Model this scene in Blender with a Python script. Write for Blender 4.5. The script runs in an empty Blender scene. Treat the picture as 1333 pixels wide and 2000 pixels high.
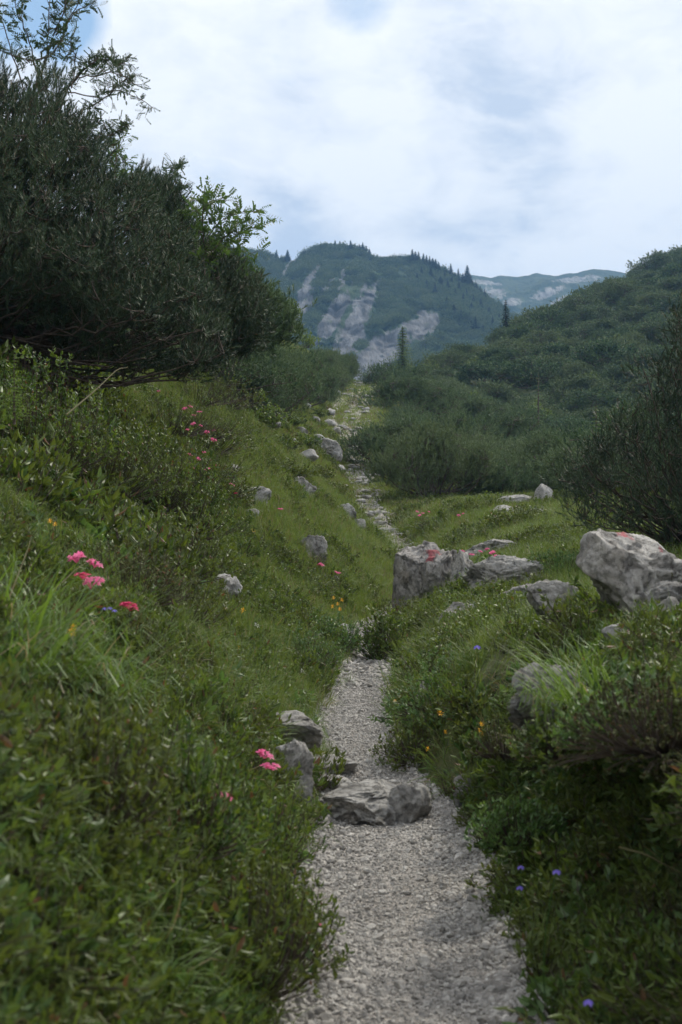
import bpy, bmesh, math, random
import numpy as np
from mathutils import Vector, Matrix, Euler

# ------------------------------------------------------------------ camera, light, exposure
scene = bpy.context.scene
COL = scene.collection
cam_d = bpy.data.cameras.new('camera')
cam_d.sensor_fit = 'VERTICAL'; cam_d.sensor_height = 36; cam_d.sensor_width = 24; cam_d.lens = 50
cam_d.clip_start = 0.05; cam_d.clip_end = 6000
cam_d.dof.use_dof = True; cam_d.dof.focus_distance = 21; cam_d.dof.aperture_fstop = 5.6
cam = bpy.data.objects.new('camera', cam_d); COL.objects.link(cam)
cam.rotation_euler = (math.radians(90), 0, 0)
scene.camera = cam

SUN_EL, SUN_AZ = math.radians(47), math.radians(34)      # azimuth clockwise from +Y (camera looks along +Y)
sun_d = bpy.data.lights.new('sun', 'SUN'); sun_d.energy = 3.1; sun_d.angle = math.radians(4); sun_d.color = (1.0, .93, .80)
sun = bpy.data.objects.new('sun', sun_d); COL.objects.link(sun)
sd = Vector((math.sin(SUN_AZ)*math.cos(SUN_EL), math.cos(SUN_AZ)*math.cos(SUN_EL), math.sin(SUN_EL)))
sun.rotation_euler = sd.to_track_quat('Z', 'Y').to_euler(); sun.location = (20, 20, 60)

scene.view_settings.view_transform = 'Standard'; scene.view_settings.look = 'None'
scene.view_settings.gamma = 1; scene.view_settings.exposure = 0.33
scene.render.engine = 'CYCLES'
cy = scene.cycles
cy.use_denoising = True; cy.max_bounces = 5; cy.diffuse_bounces = 3; cy.glossy_bounces = 2
cy.transmission_bounces = 3; cy.volume_bounces = 0; cy.transparent_max_bounces = 6
cy.use_adaptive_sampling = True; cy.adaptive_threshold = 0.02
cy.sample_clamp_indirect = 4

def link(nt, a, b): nt.links.new(a, b)
world = bpy.data.worlds.new('World'); scene.world = world; world.use_nodes = True
def build_world():
    nt = world.node_tree; N = nt.nodes; N.clear()
    out = N.new('ShaderNodeOutputWorld'); bg = N.new('ShaderNodeBackground'); bg.inputs[1].default_value = 0.1
    link(nt, bg.outputs[0], out.inputs[0])
    sky = N.new('ShaderNodeTexSky'); sky.sky_type = 'NISHITA'; sky.sun_disc = False
    sky.sun_elevation = SUN_EL; sky.sun_rotation = SUN_AZ
    def math_(op, a, b=None, clamp=False):
        n = N.new('ShaderNodeMath'); n.operation = op; n.use_clamp = clamp
        for i, v in enumerate((a, b)):
            if v is None: continue
            if isinstance(v, (int, float)): n.inputs[i].default_value = v
            else: link(nt, v, n.inputs[i])
        return n.outputs[0]
    tc = N.new('ShaderNodeTexCoord')
    sep = N.new('ShaderNodeSeparateXYZ'); link(nt, tc.outputs['Generated'], sep.inputs[0])
    zz = math_('ADD', math_('MAXIMUM', sep.outputs[2], 0.0), 0.45)
    comb = N.new('ShaderNodeCombineXYZ')
    link(nt, math_('DIVIDE', sep.outputs[0], zz), comb.inputs[0])
    link(nt, math_('DIVIDE', sep.outputs[1], zz), comb.inputs[1])
    link(nt, sep.outputs[2], comb.inputs[2])
    def noise(scale, detail, off, dist=0.0, rough=.55):
        mp = N.new('ShaderNodeMapping'); mp.inputs['Location'].default_value = off
        link(nt, comb.outputs[0], mp.inputs[0])
        n = N.new('ShaderNodeTexNoise'); n.inputs['Scale'].default_value = scale
        n.inputs['Detail'].default_value = detail; n.inputs['Roughness'].default_value = rough
        n.inputs['Distortion'].default_value = dist
        link(nt, mp.outputs[0], n.inputs['Vector']); return n.outputs[0]
    def blob(px, py, rad, amt):      # a bank or a gap of cloud in one direction of the sky
        d = Vector(((px-666.5)/2778, 1, (1000-py)/2778)).normalized()
        v = N.new('ShaderNodeVectorMath'); v.operation = 'DISTANCE'; v.inputs[1].default_value = d
        link(nt, tc.outputs['Generated'], v.inputs[0])
        mr = N.new('ShaderNodeMapRange'); mr.interpolation_type = 'SMOOTHSTEP'
        mr.inputs[1].default_value = rad; mr.inputs[2].default_value = 0; mr.inputs[3].default_value = 0; mr.inputs[4].default_value = amt
        link(nt, v.outputs['Value'], mr.inputs[0]); return mr.outputs[0]
    shade = noise(5.0, 6, (2.3, 1.1, .4), .25)
    shade2 = noise(11.0, 8, (5.3, 2.1, 1.4), .35, .58)
    shade = math_('ADD', math_('MULTIPLY', math_('SUBTRACT', shade, .5), 2.2), .72)
    shade = math_('ADD', shade, math_('MULTIPLY', math_('SUBTRACT', shade2, .5), 2.3))
    for b in ((930, 160, .10, -.30), (1080, 150, .08, -.15), (560, 470, .07, -.5), (900, 480, .07, -.22), (560, 330, .09, -.22), (980, 330, .09, -.15),
              (330, 70, .10, .3), (1290, 330, .12, .35), (820, 250, .07, .2), (700, 420, .05, .25)):
        shade = math_('ADD', shade, blob(*b))
    ramp = N.new('ShaderNodeValToRGB'); link(nt, shade, ramp.inputs[0])
    e = ramp.color_ramp.elements
    e[0].position = .0; e[0].color = (.60, .66, .76, 1); e[1].position = .95; e[1].color = (1.0, .995, .985, 1)
    m = e.new(.5); m.color = (.87, .885, .91, 1)
    mul = N.new('ShaderNodeVectorMath'); mul.operation = 'SCALE'; mul.inputs[3].default_value = 10.2
    link(nt, ramp.outputs[0], mul.inputs[0])
    cover = noise(3.4, 7, (7.7, 3.1, 0), .4, .6)
    cover = math_('ADD', math_('MULTIPLY', math_('SUBTRACT', cover, .5), 4.0), 1.45)
    for b in ((140, 60, .055, -2.2), (20, 70, .05, -1.2), (710, 0, .055, -1.5), (560, 130, .05, -.7), (880, 10, .03, -.8), (1000, 515, .03, -.7),
              (260, 150, .08, 1.2), (60, 120, .02, 1.0)):
        cover = math_('ADD', cover, blob(*b))
    cover = math_('ADD', math_('MULTIPLY', cover, 1.0, True), 0, True)
    haze_blue = N.new('ShaderNodeMix'); haze_blue.data_type = 'RGBA'; haze_blue.inputs[0].default_value = .55
    link(nt, sky.outputs[0], haze_blue.inputs[6]); haze_blue.inputs[7].default_value = (3.7, 5.6, 7.8, 1)
    mix = N.new('ShaderNodeMix'); mix.data_type = 'RGBA'
    link(nt, cover, mix.inputs[0]); link(nt, haze_blue.outputs[2], mix.inputs[6]); link(nt, mul.outputs[0], mix.inputs[7])
    link(nt, mix.outputs[2], bg.inputs[0])
build_world()

# ------------------------------------------------------------------ helpers
F = 2778.0
def P(px, py, Y): return np.array([(px-666.5)/F*Y, Y, (1000-py)/F*Y])

_rs = np.random.RandomState(7)
_perm = _rs.permutation(256); _perm = np.concatenate([_perm, _perm, _perm])
_grad = _rs.normal(size=(256, 3)); _grad /= np.linalg.norm(_grad, axis=1)[:, None]
def perlin(p):
    p = np.asarray(p, float); i = np.floor(p).astype(int); f = p-i; i &= 255
    u = f*f*f*(f*(f*6-15)+10); r = 0
    for dx in (0, 1):
        wx = u[..., 0] if dx else 1-u[..., 0]
        for dy in (0, 1):
            wy = u[..., 1] if dy else 1-u[..., 1]
            for dz in (0, 1):
                wz = u[..., 2] if dz else 1-u[..., 2]
                h = _perm[_perm[_perm[(i[..., 0]+dx) & 255]+((i[..., 1]+dy) & 255)]+((i[..., 2]+dz) & 255)]
                g = _grad[h]
                r = r + wx*wy*wz*(g[..., 0]*(f[..., 0]-dx)+g[..., 1]*(f[..., 1]-dy)+g[..., 2]*(f[..., 2]-dz))
    return r
def fbm(p, octv=4, gain=.5, lac=2.03):
    r = 0; a = 1; p = np.asarray(p, float)
    for k in range(octv): r = r+a*perlin(p+17.3*k); a *= gain; p = p*lac
    return r
def ridged(p, octv=4):
    r = 0; a = 1; p = np.asarray(p, float)
    for k in range(octv): r = r+a*(1-2*np.abs(perlin(p+9.1*k))*1.6); a *= .5; p = p*2.1
    return r/1.9

def new_mesh(name, V, T, mi=None, smooth=False, attrs=None):
    V = np.asarray(V, np.float32); T = np.asarray(T, np.int32)
    me = bpy.data.meshes.new(name); k = T.shape[1]
    me.vertices.add(len(V)); me.vertices.foreach_set('co', V.ravel())
    me.loops.add(T.size); me.loops.foreach_set('vertex_index', T.ravel())
    me.polygons.add(len(T)); me.polygons.foreach_set('loop_start', np.arange(0, T.size, k, dtype=np.int32))
    me.polygons.foreach_set('loop_total', np.full(len(T), k, np.int32))
    if mi is not None: me.polygons.foreach_set('material_index', np.asarray(mi, np.int32))
    me.polygons.foreach_set('use_smooth', np.full(len(T), smooth))
    for nm, a in (attrs or {}).items():
        at = me.attributes.new(nm, 'FLOAT', 'POINT'); at.data.foreach_set('value', np.asarray(a, np.float32))
    me.update(calc_edges=True); return me
def obj(name, me, mat=None, parent=None, loc=None, **tags):
    o = bpy.data.objects.new(name, me); COL.objects.link(o)
    if mat is not None and me is not None and not me.materials:
        for m in (mat if isinstance(mat, (list, tuple)) else [mat]): me.materials.append(m)
    if parent is not None: o.parent = parent
    if loc is not None: o.location = [float(c) for c in loc]
    for k, v in tags.items():
        if v is not None: o[k] = v
    return o
def thing(name, label, category, loc, group=None, rz=0, s=1):
    o = obj(name, None, loc=loc, label=label, category=category, group=group)
    o.rotation_euler = (0, 0, rz); o.scale = (s, s, s) if not isinstance(s, (tuple, list)) else s
    o.empty_display_size = .1; return o
def dup(root, loc, rz=0, s=1, label=None, group=None):
    r = root.copy(); COL.objects.link(r); r.location = [float(c) for c in loc]; r.rotation_euler = (0, 0, rz)
    r.scale = (s, s, s) if not isinstance(s, (tuple, list)) else s
    if label: r['label'] = label
    if group: r['group'] = group
    for ch in list(root.children):
        c = ch.copy(); COL.objects.link(c); c.parent = r
    return r

def rotmats(dirs, roll):
    """matrices whose +Z is dirs, rolled about it"""
    d = dirs/np.linalg.norm(dirs, axis=1)[:, None]
    ref = np.where(np.abs(d[:, 2:3]) > .95, np.array([[1., 0, 0]]), np.array([[0, 0, 1.]]))
    x = np.cross(ref, d); x /= np.linalg.norm(x, axis=1)[:, None]; y = np.cross(d, x)
    c = np.cos(roll)[:, None]; s = np.sin(roll)[:, None]
    return np.stack([x*c+y*s, y*c-x*s, d], axis=2)
def inst(V, T, pos, R, scl):
    """real copies of a small template, as arrays"""
    n = len(pos)
    if n == 0: return np.zeros((0, 3)), np.zeros((0, 3), int)
    W = np.einsum('nij,vj->nvi', R, V)*np.asarray(scl).reshape(n, 1, -1)+np.asarray(pos)[:, None, :]
    TT = T[None]+(np.arange(n)*len(V))[:, None, None]
    return W.reshape(-1, 3), TT.reshape(-1, 3)
class Acc:
    def __init__(s): s.V = []; s.T = []; s.M = []; s.n = 0
    def add(s, V, T, tone=None, m=0):
        if len(V) == 0: return s
        s.N = getattr(s, 'N', []); s.N.append(np.full(len(V), .5) if tone is None else np.asarray(tone)*np.ones(len(V)))
        s.V.append(np.asarray(V)); s.T.append(np.asarray(T)+s.n); s.M.append(np.full(len(T), m)); s.n += len(V); return s
    def mesh(s, name, smooth=False): return new_mesh(name, np.concatenate(s.V), np.concatenate(s.T), np.concatenate(s.M), smooth, {'tone': np.concatenate(s.N)})
    def arr(s): return np.concatenate(s.V), np.concatenate(s.T), np.concatenate(s.N)
def tubes(paths, r0, r1, k=4):
    """paths (n,m,3): tapered tubes as one array pair"""
    paths = np.asarray(paths, float); n, m, _ = paths.shape
    tan = np.gradient(paths, axis=1); tan /= np.linalg.norm(tan, axis=2)[..., None]+1e-9
    ref = np.where(np.abs(tan[..., 2:3]) > .9, np.array([1., 0, 0]), np.array([0, 0, 1.]))
    a = np.cross(tan, ref); a /= np.linalg.norm(a, axis=2)[..., None]+1e-9; b = np.cross(tan, a)
    t = np.linspace(0, 1, m)[None, :]
    rad = (np.asarray(r0).reshape(-1, 1)*(1-t)+np.asarray(r1).reshape(-1, 1)*t)*np.ones((n, m))
    ang = np.arange(k)*2*np.pi/k
    V = paths[:, :, None, :]+rad[:, :, None, None]*(a[:, :, None, :]*np.cos(ang)[:, None]+b[:, :, None, :]*np.sin(ang)[:, None])
    V = V.reshape(-1, 3); T = []
    base = (np.arange(n)[:, None]*m+np.arange(m-1)[None, :])*k
    for j in range(k):
        j2 = (j+1) % k
        T.append(np.stack([base+j, base+j2, base+k+j2], -1).reshape(-1, 3)); T.append(np.stack([base+j, base+k+j2, base+k+j], -1).reshape(-1, 3))
    return V, np.concatenate(T)
def bez(a, b, c, m):
    t = np.linspace(0, 1, m)[None, :, None]
    return a[:, None]*(1-t)**2+2*b[:, None]*t*(1-t)+c[:, None]*t*t

# ------------------------------------------------------------------ materials
def mat_new(name):
    m = bpy.data.materials.new(name); m.use_nodes = True; nt = m.node_tree; nt.nodes.clear()
    o = nt.nodes.new('ShaderNodeOutputMaterial'); return m, nt, nt.nodes, o
def leafmat(name, c1, c2, c3=None, rough=.5, trans=.3, spec=.4, dry=None, dryp=.05, tcol=None):
    m, nt, N, o = mat_new(name)
    g = N.new('ShaderNodeNewGeometry'); oi = N.new('ShaderNodeObjectInfo')
    mx = N.new('ShaderNodeMix'); mx.data_type = 'RGBA'; ta = N.new('ShaderNodeAttribute'); ta.attribute_name = 'tone'; tm = N.new('ShaderNodeMath'); tm.operation = 'MULTIPLY_ADD'; tm.inputs[1].default_value = .45
    tb = N.new('ShaderNodeMath'); tb.operation = 'MULTIPLY_ADD'; tb.inputs[1].default_value = 1.1; tb.inputs[2].default_value = -.27; tb.use_clamp = False
    link(nt, ta.outputs['Fac'], tb.inputs[0]); link(nt, g.outputs['Random Per Island'], tm.inputs[0]); link(nt, tb.outputs[0], tm.inputs[2]); tm.use_clamp = True; link(nt, tm.outputs[0], mx.inputs[0])
    mx.inputs[6].default_value = (*c1, 1); mx.inputs[7].default_value = (*c2, 1)
    col = mx.outputs[2]
    if c3:
        m2 = N.new('ShaderNodeMix'); m2.data_type = 'RGBA'; pw = N.new('ShaderNodeMath'); pw.operation = 'MULTIPLY'; pw.inputs[1].default_value = .75
        link(nt, oi.outputs['Random'], pw.inputs[0]); link(nt, pw.outputs[0], m2.inputs[0])
        link(nt, col, m2.inputs[6]); m2.inputs[7].default_value = (*c3, 1); col = m2.outputs[2]
    if dry:
        md = N.new('ShaderNodeMath'); md.operation = 'MULTIPLY'; md.inputs[1].default_value = 37.7; link(nt, g.outputs['Random Per Island'], md.inputs[0])
        fr = N.new('ShaderNodeMath'); fr.operation = 'FRACT'; link(nt, md.outputs[0], fr.inputs[0])
        lt = N.new('ShaderNodeMath'); lt.operation = 'LESS_THAN'; lt.inputs[1].default_value = dryp; link(nt, fr.outputs[0], lt.inputs[0])
        m3 = N.new('ShaderNodeMix'); m3.data_type = 'RGBA'; link(nt, lt.outputs[0], m3.inputs[0]); link(nt, col, m3.inputs[6]); m3.inputs[7].default_value = (*dry, 1); col = m3.outputs[2]
    p = N.new('ShaderNodeBsdfPrincipled'); p.inputs['Roughness'].default_value = rough; p.inputs['Specular IOR Level'].default_value = spec
    link(nt, col, p.inputs['Base Color'])
    if trans > 0:
        t = N.new('ShaderNodeBsdfTranslucent'); hs = N.new('ShaderNodeHueSaturation'); hs.inputs['Value'].default_value = 1.7; hs.inputs['Hue'].default_value = .485; hs.inputs['Saturation'].default_value = 1.1
        link(nt, col, hs.inputs['Color']); link(nt, hs.outputs[0], t.inputs[0])
        ms = N.new('ShaderNodeMixShader'); ms.inputs[0].default_value = trans; link(nt, p.outputs[0], ms.inputs[1]); link(nt, t.outputs[0], ms.inputs[2]); link(nt, ms.outputs[0], o.inputs[0])
    else: link(nt, p.outputs[0], o.inputs[0])
    return m
def plain(name, c1, c2, scale=8, rough=.9, bump=.3, detail=6, bscale=None, per_obj=0.0):
    m, nt, N, o = mat_new(name)
    tc = N.new('ShaderNodeTexCoord'); n = N.new('ShaderNodeTexNoise'); n.inputs['Scale'].default_value = scale; n.inputs['Detail'].default_value = detail
    n.inputs['Roughness'].default_value = .65
    link(nt, tc.outputs['Object'], n.inputs['Vector'])
    r = N.new('ShaderNodeValToRGB'); r.color_ramp.elements[0].position = .35; r.color_ramp.elements[1].position = .65
    r.color_ramp.elements[0].color = (*c1, 1); r.color_ramp.elements[1].color = (*c2, 1); link(nt, n.outputs[0], r.inputs[0])
    col = r.outputs[0]
    if per_obj:
        oi = N.new('ShaderNodeObjectInfo'); mr = N.new('ShaderNodeMapRange'); mr.inputs[3].default_value = 1-per_obj; mr.inputs[4].default_value = 1+per_obj
        link(nt, oi.outputs['Random'], mr.inputs[0]); sc = N.new('ShaderNodeVectorMath'); sc.operation = 'SCALE'
        link(nt, col, sc.inputs[0]); link(nt, mr.outputs[0], sc.inputs[3]); col = sc.outputs[0]
    p = N.new('ShaderNodeBsdfPrincipled'); p.inputs['Roughness'].default_value = rough; p.inputs['Specular IOR Level'].default_value = .25
    link(nt, col, p.inputs['Base Color'])
    if bump:
        n2 = N.new('ShaderNodeTexNoise'); n2.inputs['Scale'].default_value = bscale or scale*5; n2.inputs['Detail'].default_value = 4; link(nt, tc.outputs['Object'], n2.inputs['Vector'])
        b = N.new('ShaderNodeBump'); b.inputs['Strength'].default_value = bump; b.inputs['Distance'].default_value = .02; link(nt, n2.outputs[0], b.inputs['Height']); link(nt, b.outputs[0], p.inputs['Normal'])
    link(nt, p.outputs[0], o.inputs[0]); return m
def rockmat(name, lo=(.18, .175, .165), hi=(.50, .485, .46), warm=(.30, .26, .215), paint=None, moss=.25, scale=1.0, dark=1.0):
    """weathered limestone: grey body, dark cracks, warm stains, moss; paint = list of (object space centre, radius)"""
    m, nt, N, o = mat_new(name)
    tc = N.new('ShaderNodeTexCoord'); oi = N.new('ShaderNodeObjectInfo')
    ad = N.new('ShaderNodeVectorMath'); ad.operation = 'ADD'; ml = N.new('ShaderNodeMath'); ml.operation = 'MULTIPLY'; ml.inputs[1].default_value = 50
    link(nt, oi.outputs['Random'], ml.inputs[0]); link(nt, tc.outputs['Object'], ad.inputs[0]); link(nt, ml.outputs[0], ad.inputs[1]); vec = ad.outputs[0]
    def nz(s, d=8, r=.65, dist=0):
        n = N.new('ShaderNodeTexNoise'); n.inputs['Scale'].default_value = s*scale; n.inputs['Detail'].default_value = d; n.inputs['Roughness'].default_value = r; n.inputs['Distortion'].default_value = dist
        link(nt, vec, n.inputs['Vector']); return n.outputs[0]
    def ramp(v, a, b, ca, cb):
        r = N.new('ShaderNodeValToRGB'); r.color_ramp.elements[0].position = a; r.color_ramp.elements[1].position = b
        r.color_ramp.elements[0].color = (*ca, 1); r.color_ramp.elements[1].color = (*cb, 1); link(nt, v, r.inputs[0]); return r.outputs[0]
    def mix(f, a, b, mode='MIX'):
        x = N.new('ShaderNodeMix'); x.data_type = 'RGBA'; x.blend_type = mode
        for i, v in ((0, f), (6, a), (7, b)):
            if isinstance(v, (int, float)): x.inputs[i].default_value = v
            elif isinstance(v, tuple): x.inputs[i].default_value = (*v, 1)
            else: link(nt, v, x.inputs[i])
        return x.outputs[2]
    body = ramp(nz(5), .3, .68, lo, hi)
    body = mix(ramp(nz(2.2, 4), .5, .72, (0, 0, 0), (.6, .6, .6)), body, warm)
    speck = ramp(nz(38, 5, .7), .38, .5, (.35, .35, .35), (1, 1, 1))
    body = mix(.55, body, speck, 'MULTIPLY')
    vo = N.new('ShaderNodeTexVoronoi'); vo.feature = 'DISTANCE_TO_EDGE'; vo.inputs['Scale'].default_value = 4.5*scale
    wv = N.new('ShaderNodeVectorMath'); wv.operation = 'ADD'
    nn = N.new('ShaderNodeTexNoise'); nn.inputs['Scale'].default_value = 3*scale; nn.inputs['Detail'].default_value = 5; link(nt, vec, nn.inputs['Vector'])
    sc = N.new('ShaderNodeVectorMath'); sc.operation = 'SCALE'; sc.inputs[3].default_value = 1.0/scale; link(nt, nn.outputs['Color'], sc.inputs[0])
    link(nt, vec, wv.inputs[0]); link(nt, sc.outputs[0], wv.inputs[1]); link(nt, wv.outputs[0], vo.inputs['Vector'])
    crack = ramp(vo.outputs['Distance'], 0.0, .035, (.45, .44, .43), (1, 1, 1))
    pit = ramp(nz(9, 10, .75, .6), .36, .47, (.30, .29, .28), (1, 1, 1))
    body = mix(.7, body, pit, 'MULTIPLY')
    body = mix(.35, body, crack, 'MULTIPLY')
    if paint:
        for (c, rad) in paint:
            v = N.new('ShaderNodeVectorMath'); v.operation = 'DISTANCE'; v.inputs[1].default_value = c; link(nt, tc.outputs['Object'], v.inputs[0])
            pn = N.new('ShaderNodeMath'); pn.operation = 'MULTIPLY_ADD'; pn.inputs[1].default_value = rad*5; link(nt, nz(14, 7, .8), pn.inputs[0]); link(nt, v.outputs['Value'], pn.inputs[2])
            f = N.new('ShaderNodeMapRange'); f.inputs[1].default_value = rad*3.6; f.inputs[2].default_value = rad*2.9; f.inputs[3].default_value = 0; f.inputs[4].default_value = .85
            link(nt, pn.outputs[0], f.inputs[0]); body = mix(f.outputs[0], body, (.42, .105, .12))
    if moss:
        g = N.new('ShaderNodeNewGeometry'); sp = N.new('ShaderNodeSeparateXYZ'); link(nt, tc.outputs['Generated'], sp.inputs[0])
        mm = N.new('ShaderNodeMath'); mm.operation = 'SUBTRACT'; link(nt, nz(6, 6), mm.inputs[0]); link(nt, sp.outputs[2], mm.inputs[1])
        f = N.new('ShaderNodeMapRange'); f.inputs[1].default_value = .25; f.inputs[2].default_value = .5; f.inputs[4].default_value = min(1, moss*3); link(nt, mm.outputs[0], f.inputs[0])
        body = mix(f.outputs[0], body, (.055, .06, .03))
    p = N.new('ShaderNodeBsdfPrincipled'); p.inputs['Roughness'].default_value = .92; p.inputs['Specular IOR Level'].default_value = .2; link(nt, body, p.inputs['Base Color'])
    h = N.new('ShaderNodeMath'); h.operation = 'ADD'; link(nt, nz(16, 10, .78, .4), h.inputs[0]); link(nt, pit, h.inputs[1])
    b = N.new('ShaderNodeBump'); b.inputs['Strength'].default_value = .9; b.inputs['Distance'].default_value = .03/scale; link(nt, h.outputs[0], b.inputs['Height']); link(nt, b.outputs[0], p.inputs['Normal'])
    link(nt, p.outputs[0], o.inputs[0]); return m

M_tuss = leafmat('tussock_blade', (.09, .155, .03), (.15, .225, .055), None, .5, .4, dry=(.22, .19, .10), dryp=.06)
M_grass = leafmat('grass_blade', (.062, .118, .022), (.115, .175, .038), (.12, .15, .04), .55, .35, dry=(.22, .18, .09), dryp=.10)
M_grass2 = leafmat('slope_grass', (.11, .175, .034), (.175, .235, .055), (.15, .19, .05), .6, .3, dry=(.19, .165, .085), dryp=.06)
M_grassdry = leafmat('dry_grass', (.15, .13, .06), (.23, .18, .10), (.10, .10, .04), .7, .25)
M_rose = leafmat('alpenrose_leaf', (.035, .075, .016), (.12, .18, .032), (.085, .10, .025), .5, .28, .35, dry=(.13, .075, .035), dryp=.015)
M_herb = leafmat('herb_leaf', (.05, .12, .028), (.12, .20, .05), (.07, .11, .04), .45, .3, .4)
M_needle = leafmat('pine_needle', (.014, .034, .018), (.066, .105, .052), None, .55, .08, .3, dry=(.12, .07, .035), dryp=.05)
M_needle_b = leafmat('hill_pine_needle', (.018, .048, .024), (.11, .175, .07), (.14, .18, .085), .6, .15, .2)
M_decid = leafmat('light_green_leaf', (.085, .14, .03), (.13, .19, .045), (.09, .13, .04), .5, .35, .3)
M_rowan = leafmat('rowan_leaf', (.06, .11, .03), (.10, .17, .04), None, .45, .42, .35)
M_rowand = leafmat('dark_rowan_leaf', (.04, .07, .028), (.06, .10, .035), None, .5, .25, .3)
M_heath = leafmat('heather_leaf', (.05, .075, .024), (.10, .11, .038), (.08, .085, .04), .7, .15, .2, dry=(.16, .09, .05), dryp=.06)
M_pink = leafmat('pink_petal', (.58, .13, .27), (.78, .30, .44), None, .5, .35, .3)
M_red = leafmat('red_petal', (.50, .05, .12), (.66, .12, .22), None, .5, .3, .3)
M_yellow = leafmat('yellow_petal', (.75, .42, .02), (.85, .52, .04), None, .5, .25, .3)
M_blue = leafmat('blue_petal', (.20, .15, .55), (.28, .20, .66), None, .5, .3, .3)
M_white = leafmat('white_petal', (.6, .6, .56), (.7, .7, .66), None, .6, .3, .3)
M_bark = plain('grey_brown_bark', (.055, .042, .034), (.14, .115, .095), 25, .9, .5)
M_twig = plain('brown_twig', (.045, .034, .025), (.10, .08, .06), 30, .9, .3)
M_soil = plain('turf_soil', (.035, .045, .018), (.095, .105, .036), 3, .97, .7, 8, 22)
M_hill = plain('hill_undergrowth', (.03, .045, .02), (.08, .10, .038), .35, .97, .5, 8, 3)
M_rock = rockmat('limestone')
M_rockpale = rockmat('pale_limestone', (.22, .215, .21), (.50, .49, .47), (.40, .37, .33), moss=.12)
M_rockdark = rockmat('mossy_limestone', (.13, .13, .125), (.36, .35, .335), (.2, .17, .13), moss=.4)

# ------------------------------------------------------------------ ground shape
PY = np.array([-12, 1, 4.4, 5.9, 7.3, 8.3, 10.4, 13.7, 17.5, 20, 25, 30, 33, 38, 46, 58, 70, 84, 105, 120, 150.])
PX = np.array([.1, .15, .19, .24, .27, .12, .09, .30, .36, .92, 1.42, 1.36, .98, .78, .60, .49, .12, .72, 1.8, 2.6, 4.])
PZ = np.array([-1.75, -1.62, -1.58, -1.60, -1.575, -1.49, -1.48, -1.48, -1.44, -1.41, -1.2, -.80, -.5, .0, 1.0, 2.7, 4.5, 6.65, 9.75, 8.6, 2.])
PW = np.array([.8, .8, .80, .90, .70, .52, .52, .48, .46, .5, .6, .6, .6, .7, .75, .9, 1.9, 3.4, 1.6, 1, 1.])/2
def smooth_tab(xs, ys):
    g = np.linspace(xs[0], xs[-1], 4000); v = np.interp(g, xs, ys)
    def f(q):
        w = np.clip(np.asarray(q)*.035, .12, 3.)
        return (np.interp(q-w, g, v)+2*np.interp(q, g, v)+np.interp(q+w, g, v)+np.interp(q-.5*w, g, v)*1.5+np.interp(q+.5*w, g, v)*1.5)/7
    return f
path_x, path_z, path_w = smooth_tab(PY, PX), smooth_tab(PY, PZ), smooth_tab(PY, PW)
# height above the path against the distance from its edge, at several distances along it
DL = np.array([0, .12, .3, .6, 1.0, 1.6, 3, 6, 12, 30, 80.])
LP = [(-12, [0, .18, .5, .9, 1.3, 1.7, 2.4, 4.2, 8, 16, 30]),
      (4.0, [0, .18, .50, .85, 1.18, 1.6, 2.4, 4.2, 8, 16, 30]),
      (7.0, [0, .12, .36, .65, .98, 1.35, 2.2, 4.2, 8, 16, 30]),
      (10., [0, .08, .22, .44, .70, 1.1, 2.1, 4.3, 8, 16, 30]),
      (17., [0, .06, .18, .42, .72, 1.15, 2.15, 4.4, 8.6, 17, 32]),
      (30., [0, .08, .24, .50, .86, 1.4, 2.6, 5.2, 9.8, 18, 34]),
      (50., [0, .08, .24, .5, .86, 1.4, 2.6, 5.0, 9.2, 18, 34]),
      (80., [0, .05, .18, .4, .7, 1.15, 2.1, 4.0, 7.6, 15, 30]),
      (105, [0, .04, .15, .35, .6, 1.0, 1.9, 3.5, 6.4, 12, 24]),
      (150, [0, .04, .15, .35, .6, 1.0, 1.8, 3.2, 6.0, 11, 22])]
DR = np.array([0, .15, .35, .6, 1.0, 1.6, 3, 6, 12, 30, 80.])
RP = [(-12, [0, .3, .95, 1.1, 1.15, 1.2, 1.5, 2.2, 3, 5, 8]),
      (4.0, [0, .74, .84, .88, .91, .95, 1.1, 1.5, 2.2, 4, 6]),
      (6.0, [0, .68, .84, .90, .95, 1.0, 1.15, 1.5, 2.1, 3.6, 5]),
      (8.0, [0, .16, .45, .72, .92, 1.02, 1.2, 1.5, 2.0, 3, 4]),
      (10., [0, .16, .36, .52, .62, .72, .9, 1.2, 1.7, 2.4, 3.4]),
      (14., [0, .1, .25, .4, .52, .62, .78, 1.05, 1.4, 2, 3]),
      (20., [0, .1, .25, .42, .6, .8, 1.05, 1.3, 1.6, 2, 3]),
      (32., [0, .05, .15, .28, .45, .62, .82, 1.0, 1.2, 1.6, 3]),
      (45., [0, 0, -.04, -.1, -.2, -.32, -.45, -.6, -.7, -.6, 1]),
      (62., [0, 0, -.05, -.15, -.3, -.5, -.85, -1.2, -1.6, -2, 0]),
      (84., [0, 0, -.08, -.2, -.4, -.7, -1.3, -2.3, -3.4, -4, -2]),
      (105, [0, 0, -.1, -.25, -.5, -.8, -1.5, -2.9, -4.8, -6, -4]),
      (150, [0, 0, -.1, -.25, -.5, -.8, -1.5, -2.9, -4.8, -6, -4])]
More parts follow.
